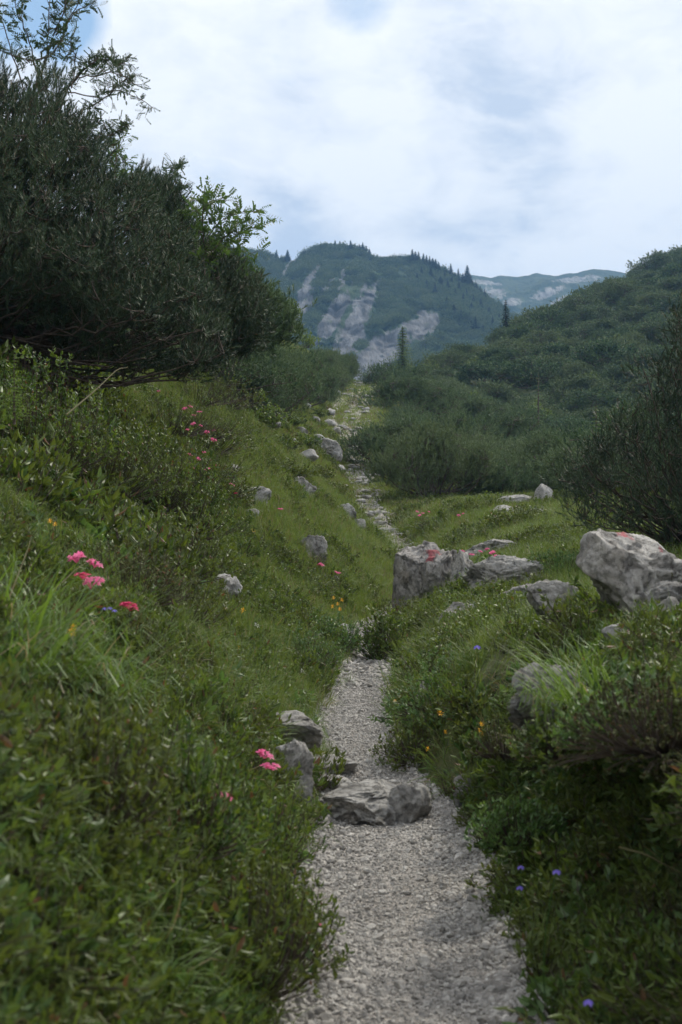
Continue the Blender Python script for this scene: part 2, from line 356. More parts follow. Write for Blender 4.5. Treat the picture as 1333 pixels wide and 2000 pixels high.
def prof(tab, D, Y, d):
    ys = np.array([t[0] for t in tab]); hs = np.array([t[1] for t in tab]); Y = np.clip(Y, ys[0], ys[-1])
    k = np.clip(np.searchsorted(ys, Y, side='right')-1, 0, len(ys)-2); t = (Y-ys[k])/(ys[k+1]-ys[k]); t = t*t*(3-2*t)
    i = np.clip(np.searchsorted(D, d, side='right')-1, 0, len(D)-2); u = np.clip((d-D[i])/(D[i+1]-D[i]), 0, 1)
    a = hs[k, i]*(1-u)+hs[k, i+1]*u; b = hs[k+1, i]*(1-u)+hs[k+1, i+1]*u
    return a*(1-t)+b*t
def ground_z(x, y):
    x = np.asarray(x, float); y = np.asarray(y, float)
    c = path_x(y); w = path_w(y); z = path_z(y)
    dl = np.maximum(c-w-x, 0); dr = np.maximum(x-c-w, 0)
    h = np.where(dl > 0, prof(LP, DL, y, dl), 0)+np.where(dr > 0, prof(RP, DR, y, dr), 0)
    d = dl+dr; amp = np.clip(d*.9, 0, 1)*(1-np.exp(-np.abs(y)/4))
    q = np.stack([x, y, 0*x], -1)
    bump = .13*fbm(q*.9, 4)+.28*perlin(q*.28+3)*np.clip(d/3, 0, 1)+.5*perlin(q*.07+8)*np.clip(d/10, 0, 1)
    return z+h+bump*amp+.012*perlin(q*3)
def on_ground(px, py, h=0.0, y0=3.2, y1=118):
    """where the sight line through a point of the photograph comes within h of the ground"""
    Y = np.exp(np.linspace(math.log(y0), math.log(y1), 1600)); x = (px-666.5)/F*Y; z = (1000-py)/F*Y
    below = z < ground_z(x, Y)+h
    k = int(np.argmax(below)) if below.any() else len(Y)-1
    return np.array([x[k], Y[k], float(ground_z(x[k], Y[k]))])

Yr = np.concatenate([np.linspace(-10, .8, 14), np.exp(np.linspace(0, math.log(150), 400))])
dl = np.concatenate([[80, 55, 38, 26, 18, 14], np.linspace(11, 3.2, 24), np.linspace(3, 0, 56)[:-1], [0.0]])
dr = np.concatenate([[0.0], np.linspace(0, .2, 16)[1:], np.linspace(.2, 3, 56)[1:], np.linspace(3.2, 11, 24), [14, 18, 26, 38, 55, 80]])
mid = np.linspace(-1, 1, 9)[1:-1]
def make_ground():
    c = path_x(Yr)[:, None]; w = path_w(Yr)[:, None]
    X = np.concatenate([c-w-dl[None], c+w*mid[None], c+w+dr[None]], 1); Y = np.repeat(Yr[:, None], X.shape[1], 1)
    Z = ground_z(X, Y)
    # undercut of the near right bank: the turf hangs over the path side
    rr = X-c-w; k = np.exp(-((Y-4.6)/2.2)**4); hz = np.clip((Z-path_z(Y))/1.1, 0, 1)
    X = X+k*np.where(rr > 0, np.exp(-(rr/.9)**2)*(.50*np.sin(np.pi*np.clip(hz*1.1, 0, 1))-.06*hz**3), 0)
    Z = Z-.05*(np.abs(X-c) < w)*1.0
    nr, nc = X.shape; V = np.stack([X, Y, Z], -1).reshape(-1, 3)
    i = (np.arange(nr-1)[:, None]*nc+np.arange(nc-1)[None]).ravel()
    T = np.concatenate([np.stack([i, i+1, i+nc+1], 1), np.stack([i, i+nc+1, i+nc], 1)])
    return V, T
GV, GT = make_ground()
obj('ground', new_mesh('ground', GV, GT, smooth=True), M_soil, kind='structure')

def path_mat():
    m, nt, N, o = mat_new('pale_gravel')
    tc = N.new('ShaderNodeTexCoord')
    v1 = N.new('ShaderNodeTexVoronoi'); v1.inputs['Scale'].default_value = 42; link(nt, tc.outputs['Object'], v1.inputs['Vector'])
    v2 = N.new('ShaderNodeTexVoronoi'); v2.inputs['Scale'].default_value = 90; link(nt, tc.outputs['Object'], v2.inputs['Vector'])
    n = N.new('ShaderNodeTexNoise'); n.inputs['Scale'].default_value = 1.6; n.inputs['Detail'].default_value = 7; link(nt, tc.outputs['Object'], n.inputs['Vector'])
    r = N.new('ShaderNodeValToRGB'); r.color_ramp.elements[0].position = .3; r.color_ramp.elements[1].position = .7
    r.color_ramp.elements[0].color = (.23, .21, .19, 1); r.color_ramp.elements[1].color = (.42, .40, .375, 1); link(nt, n.outputs[0], r.inputs[0])
    bw = N.new('ShaderNodeSeparateColor'); link(nt, v1.outputs['Color'], bw.inputs[0])
    mr = N.new('ShaderNodeMapRange'); mr.inputs[3].default_value = .62; mr.inputs[4].default_value = 1.25; link(nt, bw.outputs[0], mr.inputs[0])
    s = N.new('ShaderNodeVectorMath'); s.operation = 'SCALE'; link(nt, r.outputs[0], s.inputs[0]); link(nt, mr.outputs[0], s.inputs[3])
    p = N.new('ShaderNodeBsdfPrincipled'); p.inputs['Roughness'].default_value = .95; p.inputs['Specular IOR Level'].default_value = .15; link(nt, s.outputs[0], p.inputs['Base Color'])
    a = N.new('ShaderNodeMath'); a.operation = 'ADD'; link(nt, v1.outputs['Distance'], a.inputs[0]); link(nt, v2.outputs['Distance'], a.inputs[1])
    b = N.new('ShaderNodeBump'); b.invert = True; b.inputs['Strength'].default_value = .9; b.inputs['Distance'].default_value = .012; link(nt, a.outputs[0], b.inputs['Height']); link(nt, b.outputs[0], p.inputs['Normal'])
    link(nt, p.outputs[0], o.inputs[0]); return m
M_path = path_mat()
def path_surface(x, y):
    q = np.stack([x, y, 0*x], -1)
    return path_z(y)+.02*perlin(q*1.7+5)+.008*perlin(q*9)
def make_path():
    t = np.linspace(-1.25, 1.25, 41)[None]; Y = np.repeat(Yr[:, None], 41, 1)
    far = np.clip((Y-26)/14, 0, 1)
    edge = 1-far*.42+(.26+.75*far)*perlin(np.stack([Y*1.6, np.sign(t)*4+0*Y, 0*Y], -1))+.10*perlin(np.stack([Y*5, np.sign(t)*4+0*Y, 0*Y], -1))
    X = path_x(Y)+path_w(Y)*t*edge
    Z = path_surface(X, Y)-.09*np.clip(np.abs(t)-1, 0, 1)**1.3*4+.06*np.clip(np.abs(t)-.7, 0, .3)*0
    inner = np.clip((1.0-np.abs(t))/.25, 0, 1)
    Z = np.where(np.abs(t) < 1.0, np.maximum(Z, path_surface(X, Y)), Z)
    Z = Z-far*.13*np.clip(.45+2.1*perlin(np.stack([X*2.2, Y*.09, 0*X+9], -1)), 0, 1)*np.clip(np.abs(t)*1.5+.1, 0, 1)
    Z = Z+.035*np.exp(-((np.abs(t)-.95)/.2)**2)
    V = np.stack([X, Y, Z], -1).reshape(-1, 3); nr, nc = X.shape
    i = (np.arange(nr-1)[:, None]*nc+np.arange(nc-1)[None]).ravel()
    T = np.concatenate([np.stack([i, i+1, i+nc+1], 1), np.stack([i, i+nc+1, i+nc], 1)])
    obj('path', new_mesh('path', V, T, smooth=True), M_path, kind='structure')
make_path()

# ------------------------------------------------------------------ hills and mountains
def ridge_sheet(name, crest, base, nu, nv, disp, mat, bulge=0.0, back=.35, attrs=None, fold=0.0, seed=0):
    """hill side between a base line and a crest line (world points), with the far side falling away behind"""
    crest = np.array([P(*c) for c in crest]); base = np.array([P(*c) for c in base])
    def res(A):
        s = np.concatenate([[0], np.cumsum(np.linalg.norm(np.diff(A, axis=0), axis=1))]); s /= s[-1]; u = np.linspace(0, 1, nu)
        B = np.stack([np.interp(u, s, A[:, k]) for k in range(3)], 1)
        for _ in range(2): B[1:-1] = (B[:-2]+2*B[1:-1]+B[2:])/4
        return B
    C = res(crest); B = res(base); v = np.linspace(0, 1, nv)[None, :, None]
    S = B[:, None]*(1-v)+C[:, None]*v
    S[..., 2] += bulge*np.sin(np.pi*v[..., 0])*(C[:, None, 2]-B[:, None, 2])
    nb = nv//4; vb = np.linspace(0, 1, nb+1)[1:][None, :, None]; drop = C.copy(); drop[:, 1] += back*(C[:, 2]-B[:, 2])*1.6+back*20; drop[:, 2] = B[:, 2]-5
    bk = C[:, None]*(1-vb)+drop[:, None]*vb
    S = np.concatenate([S, bk], 1); vv = np.concatenate([np.linspace(0, 1, nv), 1+np.linspace(0, 1, nb+1)[1:]])
    S = disp(S, vv)
    n, m = S.shape[:2]; V = S.reshape(-1, 3); i = (np.arange(n-1)[:, None]*m+np.arange(m-1)[None]).ravel()
    T = np.concatenate([np.stack([i, i+1, i+m+1], 1), np.stack([i, i+m+1, i+m], 1)])
    me = new_mesh(name, V, T, smooth=True, attrs=attrs(S) if attrs else None)
    obj(name, me, mat, kind='structure'); return S, V, T
# right-hand hill side across the gully
RC = [(560, 815, 128), (700, 790, 132), (770, 768, 140), (870, 735, 155), (960, 690, 172), (1060, 637, 195), (1160, 592, 220), (1240, 556, 240), (1333, 516, 262), (1500, 455, 300), (1750, 370, 340)]
RB = [(560, 860, 100), (700, 830, 100), (800, 850, 98), (950, 880, 96), (1100, 900, 92), (1333, 930, 90), (1500, 960, 88), (1800, 980, 84)]
def d_hill(S, vv):
    q = S.copy(); q[..., 2] = 0; S = S.copy()
    S[..., 2] += 3.0*perlin(q*.03+4)+1.2*perlin(q*.09)+.5*perlin(q*.25); return S
HS, HV, HT = ridge_sheet('hillside', RC, RB, 200, 90, d_hill, M_hill, bulge=.05)

def mountain_mat(name, veg1, veg2, rk1, rk2, meadow):
    m, nt, N, o = mat_new(name); tc = N.new('ShaderNodeTexCoord')
    def nz(s, d=8, vec=None):
        n = N.new('ShaderNodeTexNoise'); n.inputs['Scale'].default_value = s; n.inputs['Detail'].default_value = d; n.inputs['Roughness'].default_value = .65; link(nt, vec or tc.outputs['Object'], n.inputs['Vector']); return n.outputs[0]
    def ramp(v, a, b, ca, cb):
        r = N.new('ShaderNodeValToRGB'); r.color_ramp.elements[0].position = a; r.color_ramp.elements[1].position = b
        r.color_ramp.elements[0].color = (*ca, 1); r.color_ramp.elements[1].color = (*cb, 1); link(nt, v, r.inputs[0]); return r.outputs[0]
    def mx(f, a, b):
        x = N.new('ShaderNodeMix'); x.data_type = 'RGBA'; link(nt, f, x.inputs[0]); link(nt, a, x.inputs[6]); link(nt, b, x.inputs[7]); return x.outputs[2]
    mp = N.new('ShaderNodeMapping'); mp.inputs['Scale'].default_value = (1, .06, .42); mp.inputs['Rotation'].default_value = (0, math.radians(-24), 0); link(nt, tc.outputs['Object'], mp.inputs[0])
    veg = ramp(nz(.09), .4, .62, veg1, veg2)
    rock = ramp(nz(.30, 12, mp.outputs[0]), .36, .66, rk1, rk2)
    at = N.new('ShaderNodeAttribute'); at.attribute_name = 'rock'; am = N.new('ShaderNodeAttribute'); am.attribute_name = 'meadow'
    s = N.new('ShaderNodeMath'); s.operation = 'ADD'; k = N.new('ShaderNodeMath'); k.operation = 'MULTIPLY_ADD'; k.inputs[1].default_value = 3.2; k.inputs[2].default_value = -1.6
    link(nt, nz(.16, 14, mp.outputs[0]), k.inputs[0]); link(nt, at.outputs['Fac'], s.inputs[0]); link(nt, k.outputs[0], s.inputs[1])
    f = ramp(s.outputs[0], .42, .6, (0, 0, 0), (1, 1, 1))
    col = mx(f, veg, rock)
    s2 = N.new('ShaderNodeMath'); s2.operation = 'ADD'; link(nt, am.outputs['Fac'], s2.inputs[0]); link(nt, k.outputs[0], s2.inputs[1])
    col = mx(ramp(s2.outputs[0], .4, .7, (0, 0, 0), (1, 1, 1)), col, ramp(nz(.05), .3, .7, meadow, tuple(c*1.3 for c in meadow)))
    p = N.new('ShaderNodeBsdfPrincipled'); p.inputs['Roughness'].default_value = 1; p.inputs['Specular IOR Level'].default_value = .1; link(nt, col, p.inputs['Base Color'])
    b = N.new('ShaderNodeBump'); b.inputs['Strength'].default_value = .8; b.inputs['Distance'].default_value = 3.0; link(nt, nz(.25, 8, mp.outputs[0]), b.inputs['Height']); link(nt, b.outputs[0], p.inputs['Normal'])
    link(nt, p.outputs[0], o.inputs[0]); return m
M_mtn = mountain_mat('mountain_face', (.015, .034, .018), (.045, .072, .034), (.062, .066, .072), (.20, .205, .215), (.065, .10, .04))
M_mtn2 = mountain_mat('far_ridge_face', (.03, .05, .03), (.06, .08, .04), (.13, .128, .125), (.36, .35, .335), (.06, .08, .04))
MC = [(330, 505, 760), (440, 492, 740), (500, 500, 730), (540, 507, 715), (575, 511, 705), (600, 497, 700), (628, 487, 695), (660, 485, 690), (700, 491, 690), (722, 499, 690), (737, 511, 690), (770, 512, 688), (800, 510, 685),
      (840, 520, 680), (880, 538, 675), (920, 556, 670), (945, 580, 660), (975, 600, 650), (1010, 625, 640), (1060, 670, 620), (1150, 740, 600)]
MB_ = [(330, 860, 430), (500, 860, 430), (700, 860, 420), (900, 860, 430), (1150, 860, 450)]
def px_of(S): return S[..., 0]/S[..., 1]*F+666.5, 1000-S[..., 2]/S[..., 1]*F
def d_mtn(S, vv):
    S = S.copy(); q = S.copy(); q[..., 1] *= .35; q[..., 2] *= .25
    k = np.clip(1-np.abs(vv-1)*0, 0, 1); k = np.where(vv < 1, np.clip((1-vv)*4, .12, 1), .12)[None]
    g = ridged(q*.011+2, 5); S[..., 1] -= 52*g*k; S[..., 2] += (4.5*fbm(q*.05, 4)+2.2*perlin(q*.15)+1.5*np.abs(perlin(q*.35)))*np.clip(k, .42, 1); S[..., 1] += 14*fbm(S*.035+3, 4)*k
    return S
def e(px, py, cx, cy, rx, ry, ang=0):
    c, s = math.cos(math.radians(ang)), math.sin(math.radians(ang)); dx = px-cx; dy = py-cy
    u = (dx*c+dy*s)/rx; v = (-dx*s+dy*c)/ry; return np.clip(1.25-np.sqrt(u*u+v*v), 0, 1)
MROCK = ((650, 620, 85, 24, -58), (690, 640, 100, 30, -62), (600, 560, 50, 15, -60), (815, 645, 60, 30, -38), (745, 695, 70, 40, -42), (585, 610, 40, 22, -50), (668, 545, 34, 9, -75), (720, 730, 90, 34, 0), (560, 530, 34, 9, -60), (735, 560, 26, 6, -70), (700, 580, 40, 8, -60), (860, 560, 20, 5, -40), (640, 560, 30, 8, -60))
def a_mtn(S):
    px, py = px_of(S); r = 0*px
    for a in MROCK:
        r = np.maximum(r, e(px, py, *a))
    mead = np.maximum(e(px, py, 745, 535, 30, 12, 15), e(px, py, 640, 505, 30, 6, -10)); mead = np.maximum(mead, e(px, py, 510, 515, 50, 10, 5))
    r = np.minimum(r*1.25, 1)*.86
    return {'rock': r.ravel(), 'meadow': (mead*.9).ravel()}
MS, MV, MT = ridge_sheet('mountain', MC, MB_, 330, 200, d_mtn, M_mtn, bulge=-.03, attrs=a_mtn)
FC = [(760, 560, 1500), (860, 545, 1480), (920, 538, 1450), (960, 547, 1440), (975, 543, 1430), (1010, 545, 1420), (1050, 536, 1410), (1085, 537, 1400), (1130, 533, 1390), (1160, 529, 1380), (1195, 531, 1370), (1260, 545, 1360), (1400, 590, 1350)]
FB = [(760, 760, 1000), (1000, 760, 980), (1400, 760, 960)]
def d_far(S, vv):
    S = S.copy(); q = S.copy(); q[..., 1] *= .4; q[..., 2] *= .3; k = np.where(vv < 1, np.clip((1-vv)*5, .15, 1), .15)[None]
    S[..., 1] -= 70*ridged(q*.007+5, 4)*k; S[..., 2] += (10*fbm(q*.025+2, 5))*np.clip(k, .55, 1); return S
def a_far(S):
    px, py = px_of(S); r = 0*px+.08
    for a in ((965, 572, 30, 14, 10), (1070, 572, 40, 12, -20), (1000, 590, 22, 10, 0), (1130, 545, 60, 8, -5), (950, 552, 40, 6, 5), (1090, 590, 30, 8, -30)): r = np.maximum(r, e(px, py, *a))
    return {'rock': r.ravel(), 'meadow': (.3*np.ones_like(r)).ravel()}
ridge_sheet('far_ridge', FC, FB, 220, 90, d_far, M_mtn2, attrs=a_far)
def sheet(name, x0, x1, y0, y1, z, n, mat, amp=3):
    x = np.linspace(x0, x1, n); y = np.linspace(y0, y1, n); X, Y = np.meshgrid(x, y); Z = z+amp*perlin(np.stack([X*.01, Y*.01, 0*X], -1))
    V = np.stack([X, Y, Z], -1).reshape(-1, 3); i = (np.arange(n-1)[:, None]*n+np.arange(n-1)[None]).ravel()
    T = np.concatenate([np.stack([i, i+1, i+n+1], 1), np.stack([i, i+n+1, i+n], 1)])
    obj(name, new_mesh(name, V, T, smooth=True), mat, kind='structure')
sheet('valley_floor', -1500, 1500, -60, 2400, -14, 60, M_hill)

# ------------------------------------------------------------------ haze
def haze():
    bm = bmesh.new(); bmesh.ops.create_cube(bm, size=1); me = bpy.data.meshes.new('haze'); bm.to_mesh(me); bm.free()
    o = obj('haze', me, kind='stuff'); o.scale = (3400, 2800, 420); o.location = (0, 1250, 420/2-24)
    m, nt, N, out = mat_new('thin_haze'); v = N.new('ShaderNodeVolumePrincipled'); v.inputs['Color'].default_value = (.30, .58, 1.0, 1); v.inputs['Density'].default_value = .00036
    v.inputs['Anisotropy'].default_value = .0
    link(nt, v.outputs[0], out.inputs['Volume']); me.materials.append(m)
haze()

# ------------------------------------------------------------------ small plant templates (arrays)
rng = np.random.RandomState(11)
def blade_tuft(n, h, spread, width, bend, rs, segs=3):
    """n curved grass blades"""
    A = Acc()
    for k in range(n):
        a = rs.uniform(0, 6.283); r = spread*math.sqrt(rs.rand()); L = h*rs.uniform(.55, 1.1); ln = rs.uniform(.1, 1)*bend
        base = np.array([r*math.cos(a), r*math.sin(a), -.01]); out = a+rs.normal()*.6; d = np.array([math.cos(out), math.sin(out), 0]); side = np.array([-d[1], d[0], 0])
        V = []; p = base.copy(); th = ln*.35
        for s in range(segs+1):
            w = width*(1-(s/segs)**1.5)*.5
            if s < segs: V += [p-side*w, p+side*w]
            else: V += [p]
            p = p+(d*math.sin(th)+np.array([0, 0, 1])*math.cos(th))*L/segs; th += ln*1.1
        T = []
        for s in range(segs-1): T += [[2*s, 2*s+1, 2*s+3], [2*s, 2*s+3, 2*s+2]]
        T += [[2*segs-2, 2*segs-1, 2*segs]]
        A.add(np.array(V), np.array(T))
    return A.arr()
def leaf_shape(L, w, fold=.25, droop=.15):
    """folded elliptical leaf along +Z, 8 triangles"""
    V = np.array([[0, 0, 0], [0, -droop*.0, L*.35], [0, -droop*L*.4, L*.7], [0, -droop*L, L], [w*.5, fold*w, L*.3], [w*.42, fold*w-droop*L*.4, L*.68], [-w*.5, fold*w, L*.3], [-w*.42, fold*w-droop*L*.4, L*.68]])
    T = np.array([[0, 4, 1], [1, 4, 5], [1, 5, 2], [2, 5, 3], [0, 1, 6], [1, 7, 6], [1, 2, 7], [2, 3, 7]]); return V, T
LEAF4 = (np.array([[0, 0, 0], [.5, .12, .45], [0, -.05, 1.], [-.5, .12, .45]]), np.array([[0, 1, 2], [0, 2, 3]]))
def spread_dirs(n, rs, up=.3, lo=-.2):
    z = rs.uniform(lo, 1, n); a = rs.uniform(0, 6.283, n); r = np.sqrt(np.clip(1-z*z, 0, 1)); d = np.stack([r*np.cos(a), r*np.sin(a), z+up], 1); return d/np.linalg.norm(d, axis=1)[:, None]
def leafy_bush(R, H, ntip, nleaf, L, w, rs, leaf=None, whorl=.9, lo=.0):
    """twiggy dome: tips on a lumpy dome, a whorl of leaves at each tip. returns wood arrays, leaf arrays, tips"""
    d = spread_dirs(ntip, rs, .25, lo); f = rs.uniform(.18, 1.0, ntip)**.55*(1+.35*perlin(d*1.9+rs.rand()*50))
    tip = d*f[:, None]*np.array([R, R, H]); root = np.zeros((ntip, 3)); root[:, :2] = tip[:, :2]*.25
    ctrl = (root+tip)/2+np.stack([tip[:, 0]*.25, tip[:, 1]*.25, -.1*tip[:, 2]], 1)
    wv, wt = tubes(bez(root, ctrl, tip, 5), .003, .0013, 3)
    ax = (tip-ctrl); ax /= np.linalg.norm(ax, axis=1)[:, None]+1e-9; ax[:, 2] += .4
    n = ntip*nleaf; A = np.repeat(ax, nleaf, 0); B = rs.normal(size=(n, 3)); B -= (B*A).sum(1)[:, None]*A/np.maximum((A*A).sum(1)[:, None], 1e-6)
    B /= np.linalg.norm(B, axis=1)[:, None]; dd = A*rs.uniform(.1, .9, (n, 1))+B*whorl
    pos = np.repeat(tip, nleaf, 0)-A*rs.uniform(0, 1, (n, 1))*L*1.6
    lv, lt = leaf if leaf is not None else leaf_shape(1, w/L)
    R_ = rotmats(dd, rs.uniform(0, 6.28, n)*0+rs.normal(size=n)*.5+np.pi)
    fv, ft = inst(lv, lt, pos, R_, L*rs.uniform(.6, 1.15, n))
    return (wv, wt), (fv, ft, np.repeat(np.clip(.5+.35*rs.normal(size=ntip), 0, 1), nleaf*len(lv))), tip
def leafmesh(l): return new_mesh('leaves', l[0], l[1], attrs={'tone': l[2]})
def tmpl_obj(name, parts, mats, coll):
    A = Acc()
    for k, p_ in enumerate(parts): A.add(p_[0], p_[1], p_[2] if len(p_) > 2 else None, k)
    me = A.mesh(name)
    for m in mats: me.materials.append(m)
    o = bpy.data.objects.new(name, me); coll.objects.link(o); return o

# ------------------------------------------------------------------ scatter (geometry nodes, for what nobody could count)
def gn_group(coll):
    g = bpy.data.node_groups.new('scatter', 'GeometryNodeTree')
    g.interface.new_socket('Geometry', in_out='INPUT', socket_type='NodeSocketGeometry'); g.interface.new_socket('Geometry', in_out='OUTPUT', socket_type='NodeSocketGeometry')
    N = g.nodes; gi = N.new('NodeGroupInput'); go = N.new('NodeGroupOutput'); ip = N.new('GeometryNodeInstanceOnPoints')
    ci = N.new('GeometryNodeCollectionInfo'); ci.inputs[0].default_value = coll; ci.inputs['Separate Children'].default_value = True; ci.inputs['Reset Children'].default_value = True
    ip.inputs['Pick Instance'].default_value = True
    def na(nm, t): n = N.new('GeometryNodeInputNamedAttribute'); n.data_type = t; n.inputs[0].default_value = nm; return n.outputs[0]
    L = g.links; L.new(gi.outputs[0], ip.inputs['Points']); L.new(ci.outputs[0], ip.inputs['Instance'])
    L.new(na('idx', 'INT'), ip.inputs['Instance Index'])
    er = N.new('FunctionNodeEulerToRotation'); L.new(na('rot', 'FLOAT_VECTOR'), er.inputs[0]); L.new(er.outputs[0], ip.inputs['Rotation'])
    L.new(na('scl', 'FLOAT_VECTOR'), ip.inputs['Scale']); L.new(ip.outputs[0], go.inputs[0]); return g
def scatter_obj(name, coll, pos, rot, scl, idx):
    me = bpy.data.meshes.new(name); me.vertices.add(len(pos)); me.vertices.foreach_set('co', np.asarray(pos, np.float32).ravel())
    a = me.attributes.new('rot', 'FLOAT_VECTOR', 'POINT'); a.data.foreach_set('vector', np.asarray(rot, np.float32).ravel())
    a = me.attributes.new('scl', 'FLOAT_VECTOR', 'POINT'); a.data.foreach_set('vector', np.asarray(scl, np.float32).ravel())
    a = me.attributes.new('idx', 'INT', 'POINT'); a.data.foreach_set('value', np.asarray(idx, np.int32))
    o = obj(name, me, kind='stuff'); md = o.modifiers.new('scatter', 'NODES'); md.node_group = gn_group(coll); return o
def face_data(V, T):
    a, b, c = V[T[:, 0]], V[T[:, 1]], V[T[:, 2]]; n = np.cross(b-a, c-a); ar = np.linalg.norm(n, axis=1)/2; n = n/(2*ar[:, None]+1e-12)
    n = np.where(n[:, 2:3] < 0, -n, n); return a, b, c, n, ar, (a+b+c)/3
GD = face_data(GV, GT)
def sample(FD, w, n, rs):
    a, b, c, nn, ar, ce = FD; p = ar*w; p = p/p.sum(); f = rs.choice(len(ar), n, p=p)
    u = rs.rand(n, 1); v = rs.rand(n, 1); k = (u+v) > 1; u = np.where(k, 1-u, u); v = np.where(k, 1-v, v)
    return a[f]+(b[f]-a[f])*u+(c[f]-a[f])*v, nn[f]
gce = GD[5]; gY = gce[:, 1]; gx = gce[:, 0]; gc = path_x(gY); gw = path_w(gY)
g_side = gx-gc; g_out = np.abs(g_side)-gw
in_view = (np.abs(gx) < .30*gY+1.6) & (gY > 1.5)
def tilt_rot(nn, rs, k=.5, jit=.15):
    """euler angles that lean a plant towards the slope normal"""
    n = len(nn); lean = nn.copy(); lean[:, :2] *= k; lean = lean/np.linalg.norm(lean, axis=1)[:, None]
    rx = -np.arcsin(np.clip(lean[:, 1], -1, 1))+rs.normal(size=n)*jit; ry = np.arctan2(lean[:, 0], lean[:, 2])+rs.normal(size=n)*jit
    return np.stack([rx, ry, rs.uniform(0, 6.283, n)], 1)

def coll(name): return bpy.data.collections.new(name)
c_grass = coll('short grass')
for k in range(5): tmpl_obj('grass_tuft', [blade_tuft(26, .13+.02*k, .07, .0045, .9, rng)], [M_grass], c_grass)
c_long = coll('long grass')
for k in range(4): tmpl_obj('long_grass_tuft', [blade_tuft(24, .30+.03*k, .05, .0055, 1.5, rng, 5)], [M_grass], c_long)
for k in range(1): tmpl_obj('long_grass_tuft', [blade_tuft(22, .22, .05, .005, 1.5, rng, 4)], [M_grassdry], c_long)
c_slope = coll('slope grass')
for k in range(4): tmpl_obj('slope_grass_tuft', [blade_tuft(22, .085, .10, .007, .8, rng, 2)], [M_grass2], c_slope)
for k in range(1): tmpl_obj('slope_grass_tuft', [blade_tuft(22, .10, .10, .006, .8, rng, 2)], [M_grassdry], c_slope)
c_sprig = coll('leafy sprigs')
for k in range(5):
    w_, l_, _ = leafy_bush(.14, .19+.02*k, 26, 8, .034+.003*k, .014, rng); tmpl_obj('leafy_sprig', [w_, l_], [M_twig, M_rose], c_sprig)
for k in range(3):
    w_, l_, _ = leafy_bush(.12, .14, 12, 6, .055, .030, rng, whorl=1.2); tmpl_obj('leafy_sprig', [w_, l_], [M_twig, M_herb], c_sprig)
c_heath = coll('heather sprigs')
for k in range(4):
    w_, l_, _ = leafy_bush(.14, .20+.03*k, 34, 12, .010, .0035, rng, leaf=LEAF4, whorl=.8); tmpl_obj('heather_sprig', [w_, l_], [M_twig, M_heath], c_heath)
c_low = coll('low shrub leaves')
for k in range(4):
    w_, l_, _ = leafy_bush(.16, .13, 30, 7, .022, .011, rng, leaf=LEAF4); tmpl_obj('low_sprig', [w_, l_], [M_twig, M_rose], c_low)
c_stone = coll('gravel stones')

def pnoise(sc, off=0): return perlin(np.stack([gx*sc+off, gY*sc, 0*gx], -1))
def put(name, c, n, w, k=.5, s=(.8, 1.2), jit=.15, grow=0., seed=0, sink=0.0):
    rs = np.random.RandomState(seed+100); w = np.nan_to_num(w)*in_view*((g_out > -.02) | (gY > 30)); w = np.clip(w, 0, None)
    pos, nn = sample(GD, w, n, rs); pos = pos.copy(); pos[:, 2] -= sink
    sc = rs.uniform(s[0], s[1], n)*(1+grow*pos[:, 1]); scl = np.stack([sc, sc, sc*rs.uniform(.8, 1.2, n)], 1)
    return scatter_obj(name, c, pos, tilt_rot(nn, rs, k, jit), scl, rs.randint(0, len(c.objects), n))
L_ = g_side < 0; R__ = ~L_
# ------------------------------------------------------------------ rocks
CLEAR = []
_ico = {}
def ico(sub):
    if sub not in _ico:
        bm = bmesh.new(); bmesh.ops.create_icosphere(bm, subdivisions=sub, radius=1); V = np.array([v.co[:] for v in bm.verts]); T = np.array([[v.index for v in f.verts] for f in bm.faces]); bm.free(); _ico[sub] = (V, T)
    return _ico[sub]
def rock_arr(seed, dims, sub=4, cuts=9, rough=.10, strata=.0, sharp=.6, block=2.0, flat=0):
    rs = np.random.RandomState(seed); V, T = ico(sub); V = V.copy(); N0 = V.copy()
    V = V/((np.abs(V)**block).sum(1)**(1/block))[:, None]; V /= np.abs(V).max()
    for _ in range(cuts):
        n = rs.normal(size=3)*np.array([1, 1, .8]); n /= np.linalg.norm(n); c = rs.uniform(.48, .82)
        ov = np.maximum(0, V@n-c); V = V-n[None]*ov[:, None]*.92
    o = rs.rand(3)*60
    V = V+N0*(.20*fbm(N0*1.3+o, 2)+rough*ridged(N0*2.6+o+.3*perlin(N0*4)[:, None], 4)-rough*.4)[:, None]
    V = V/np.maximum(np.abs(V).max(0), .2)*np.array([1, 1, 1.])
    if sub >= 4: V = V+N0*(.035*fbm(N0*8+o, 4)+.03*ridged(N0*6+o, 3))[:, None]
    if sub >= 5:
        for (ax_, fr, dp) in ((np.array([.25, .1, 1.]), 5.2, .055), (np.array([1., .3, .35]), 3.1, .05), (np.array([-.5, 1., .4]), 3.7, .04)):
            ph = V@ax_*fr+1.7*perlin(N0*1.6+o+fr)+.35*perlin(N0*7+o)+rs.rand()*6; V = V-N0*(dp*np.exp(-(np.sin(ph)/.13)**2)*np.clip(.6+1.2*perlin(N0*2.3+fr), 0, 1)+.035*(np.sin(ph*.5) > 0))[:, None]
    if strata:
        ph = (V[:, 2]+.25*V[:, 0])*7+2*perlin(N0*2+o); V[:, :2] *= (1+strata*np.sin(ph))[:, None]
    if flat: V[:, 2] = np.where(V[:, 2] > .35, .35+(V[:, 2]-.35)*flat, V[:, 2])
    V[:, 2] = np.where(V[:, 2] < -.6, -.6+(V[:, 2]+.6)*.3, V[:, 2])
    return V*np.array(dims)/2, T
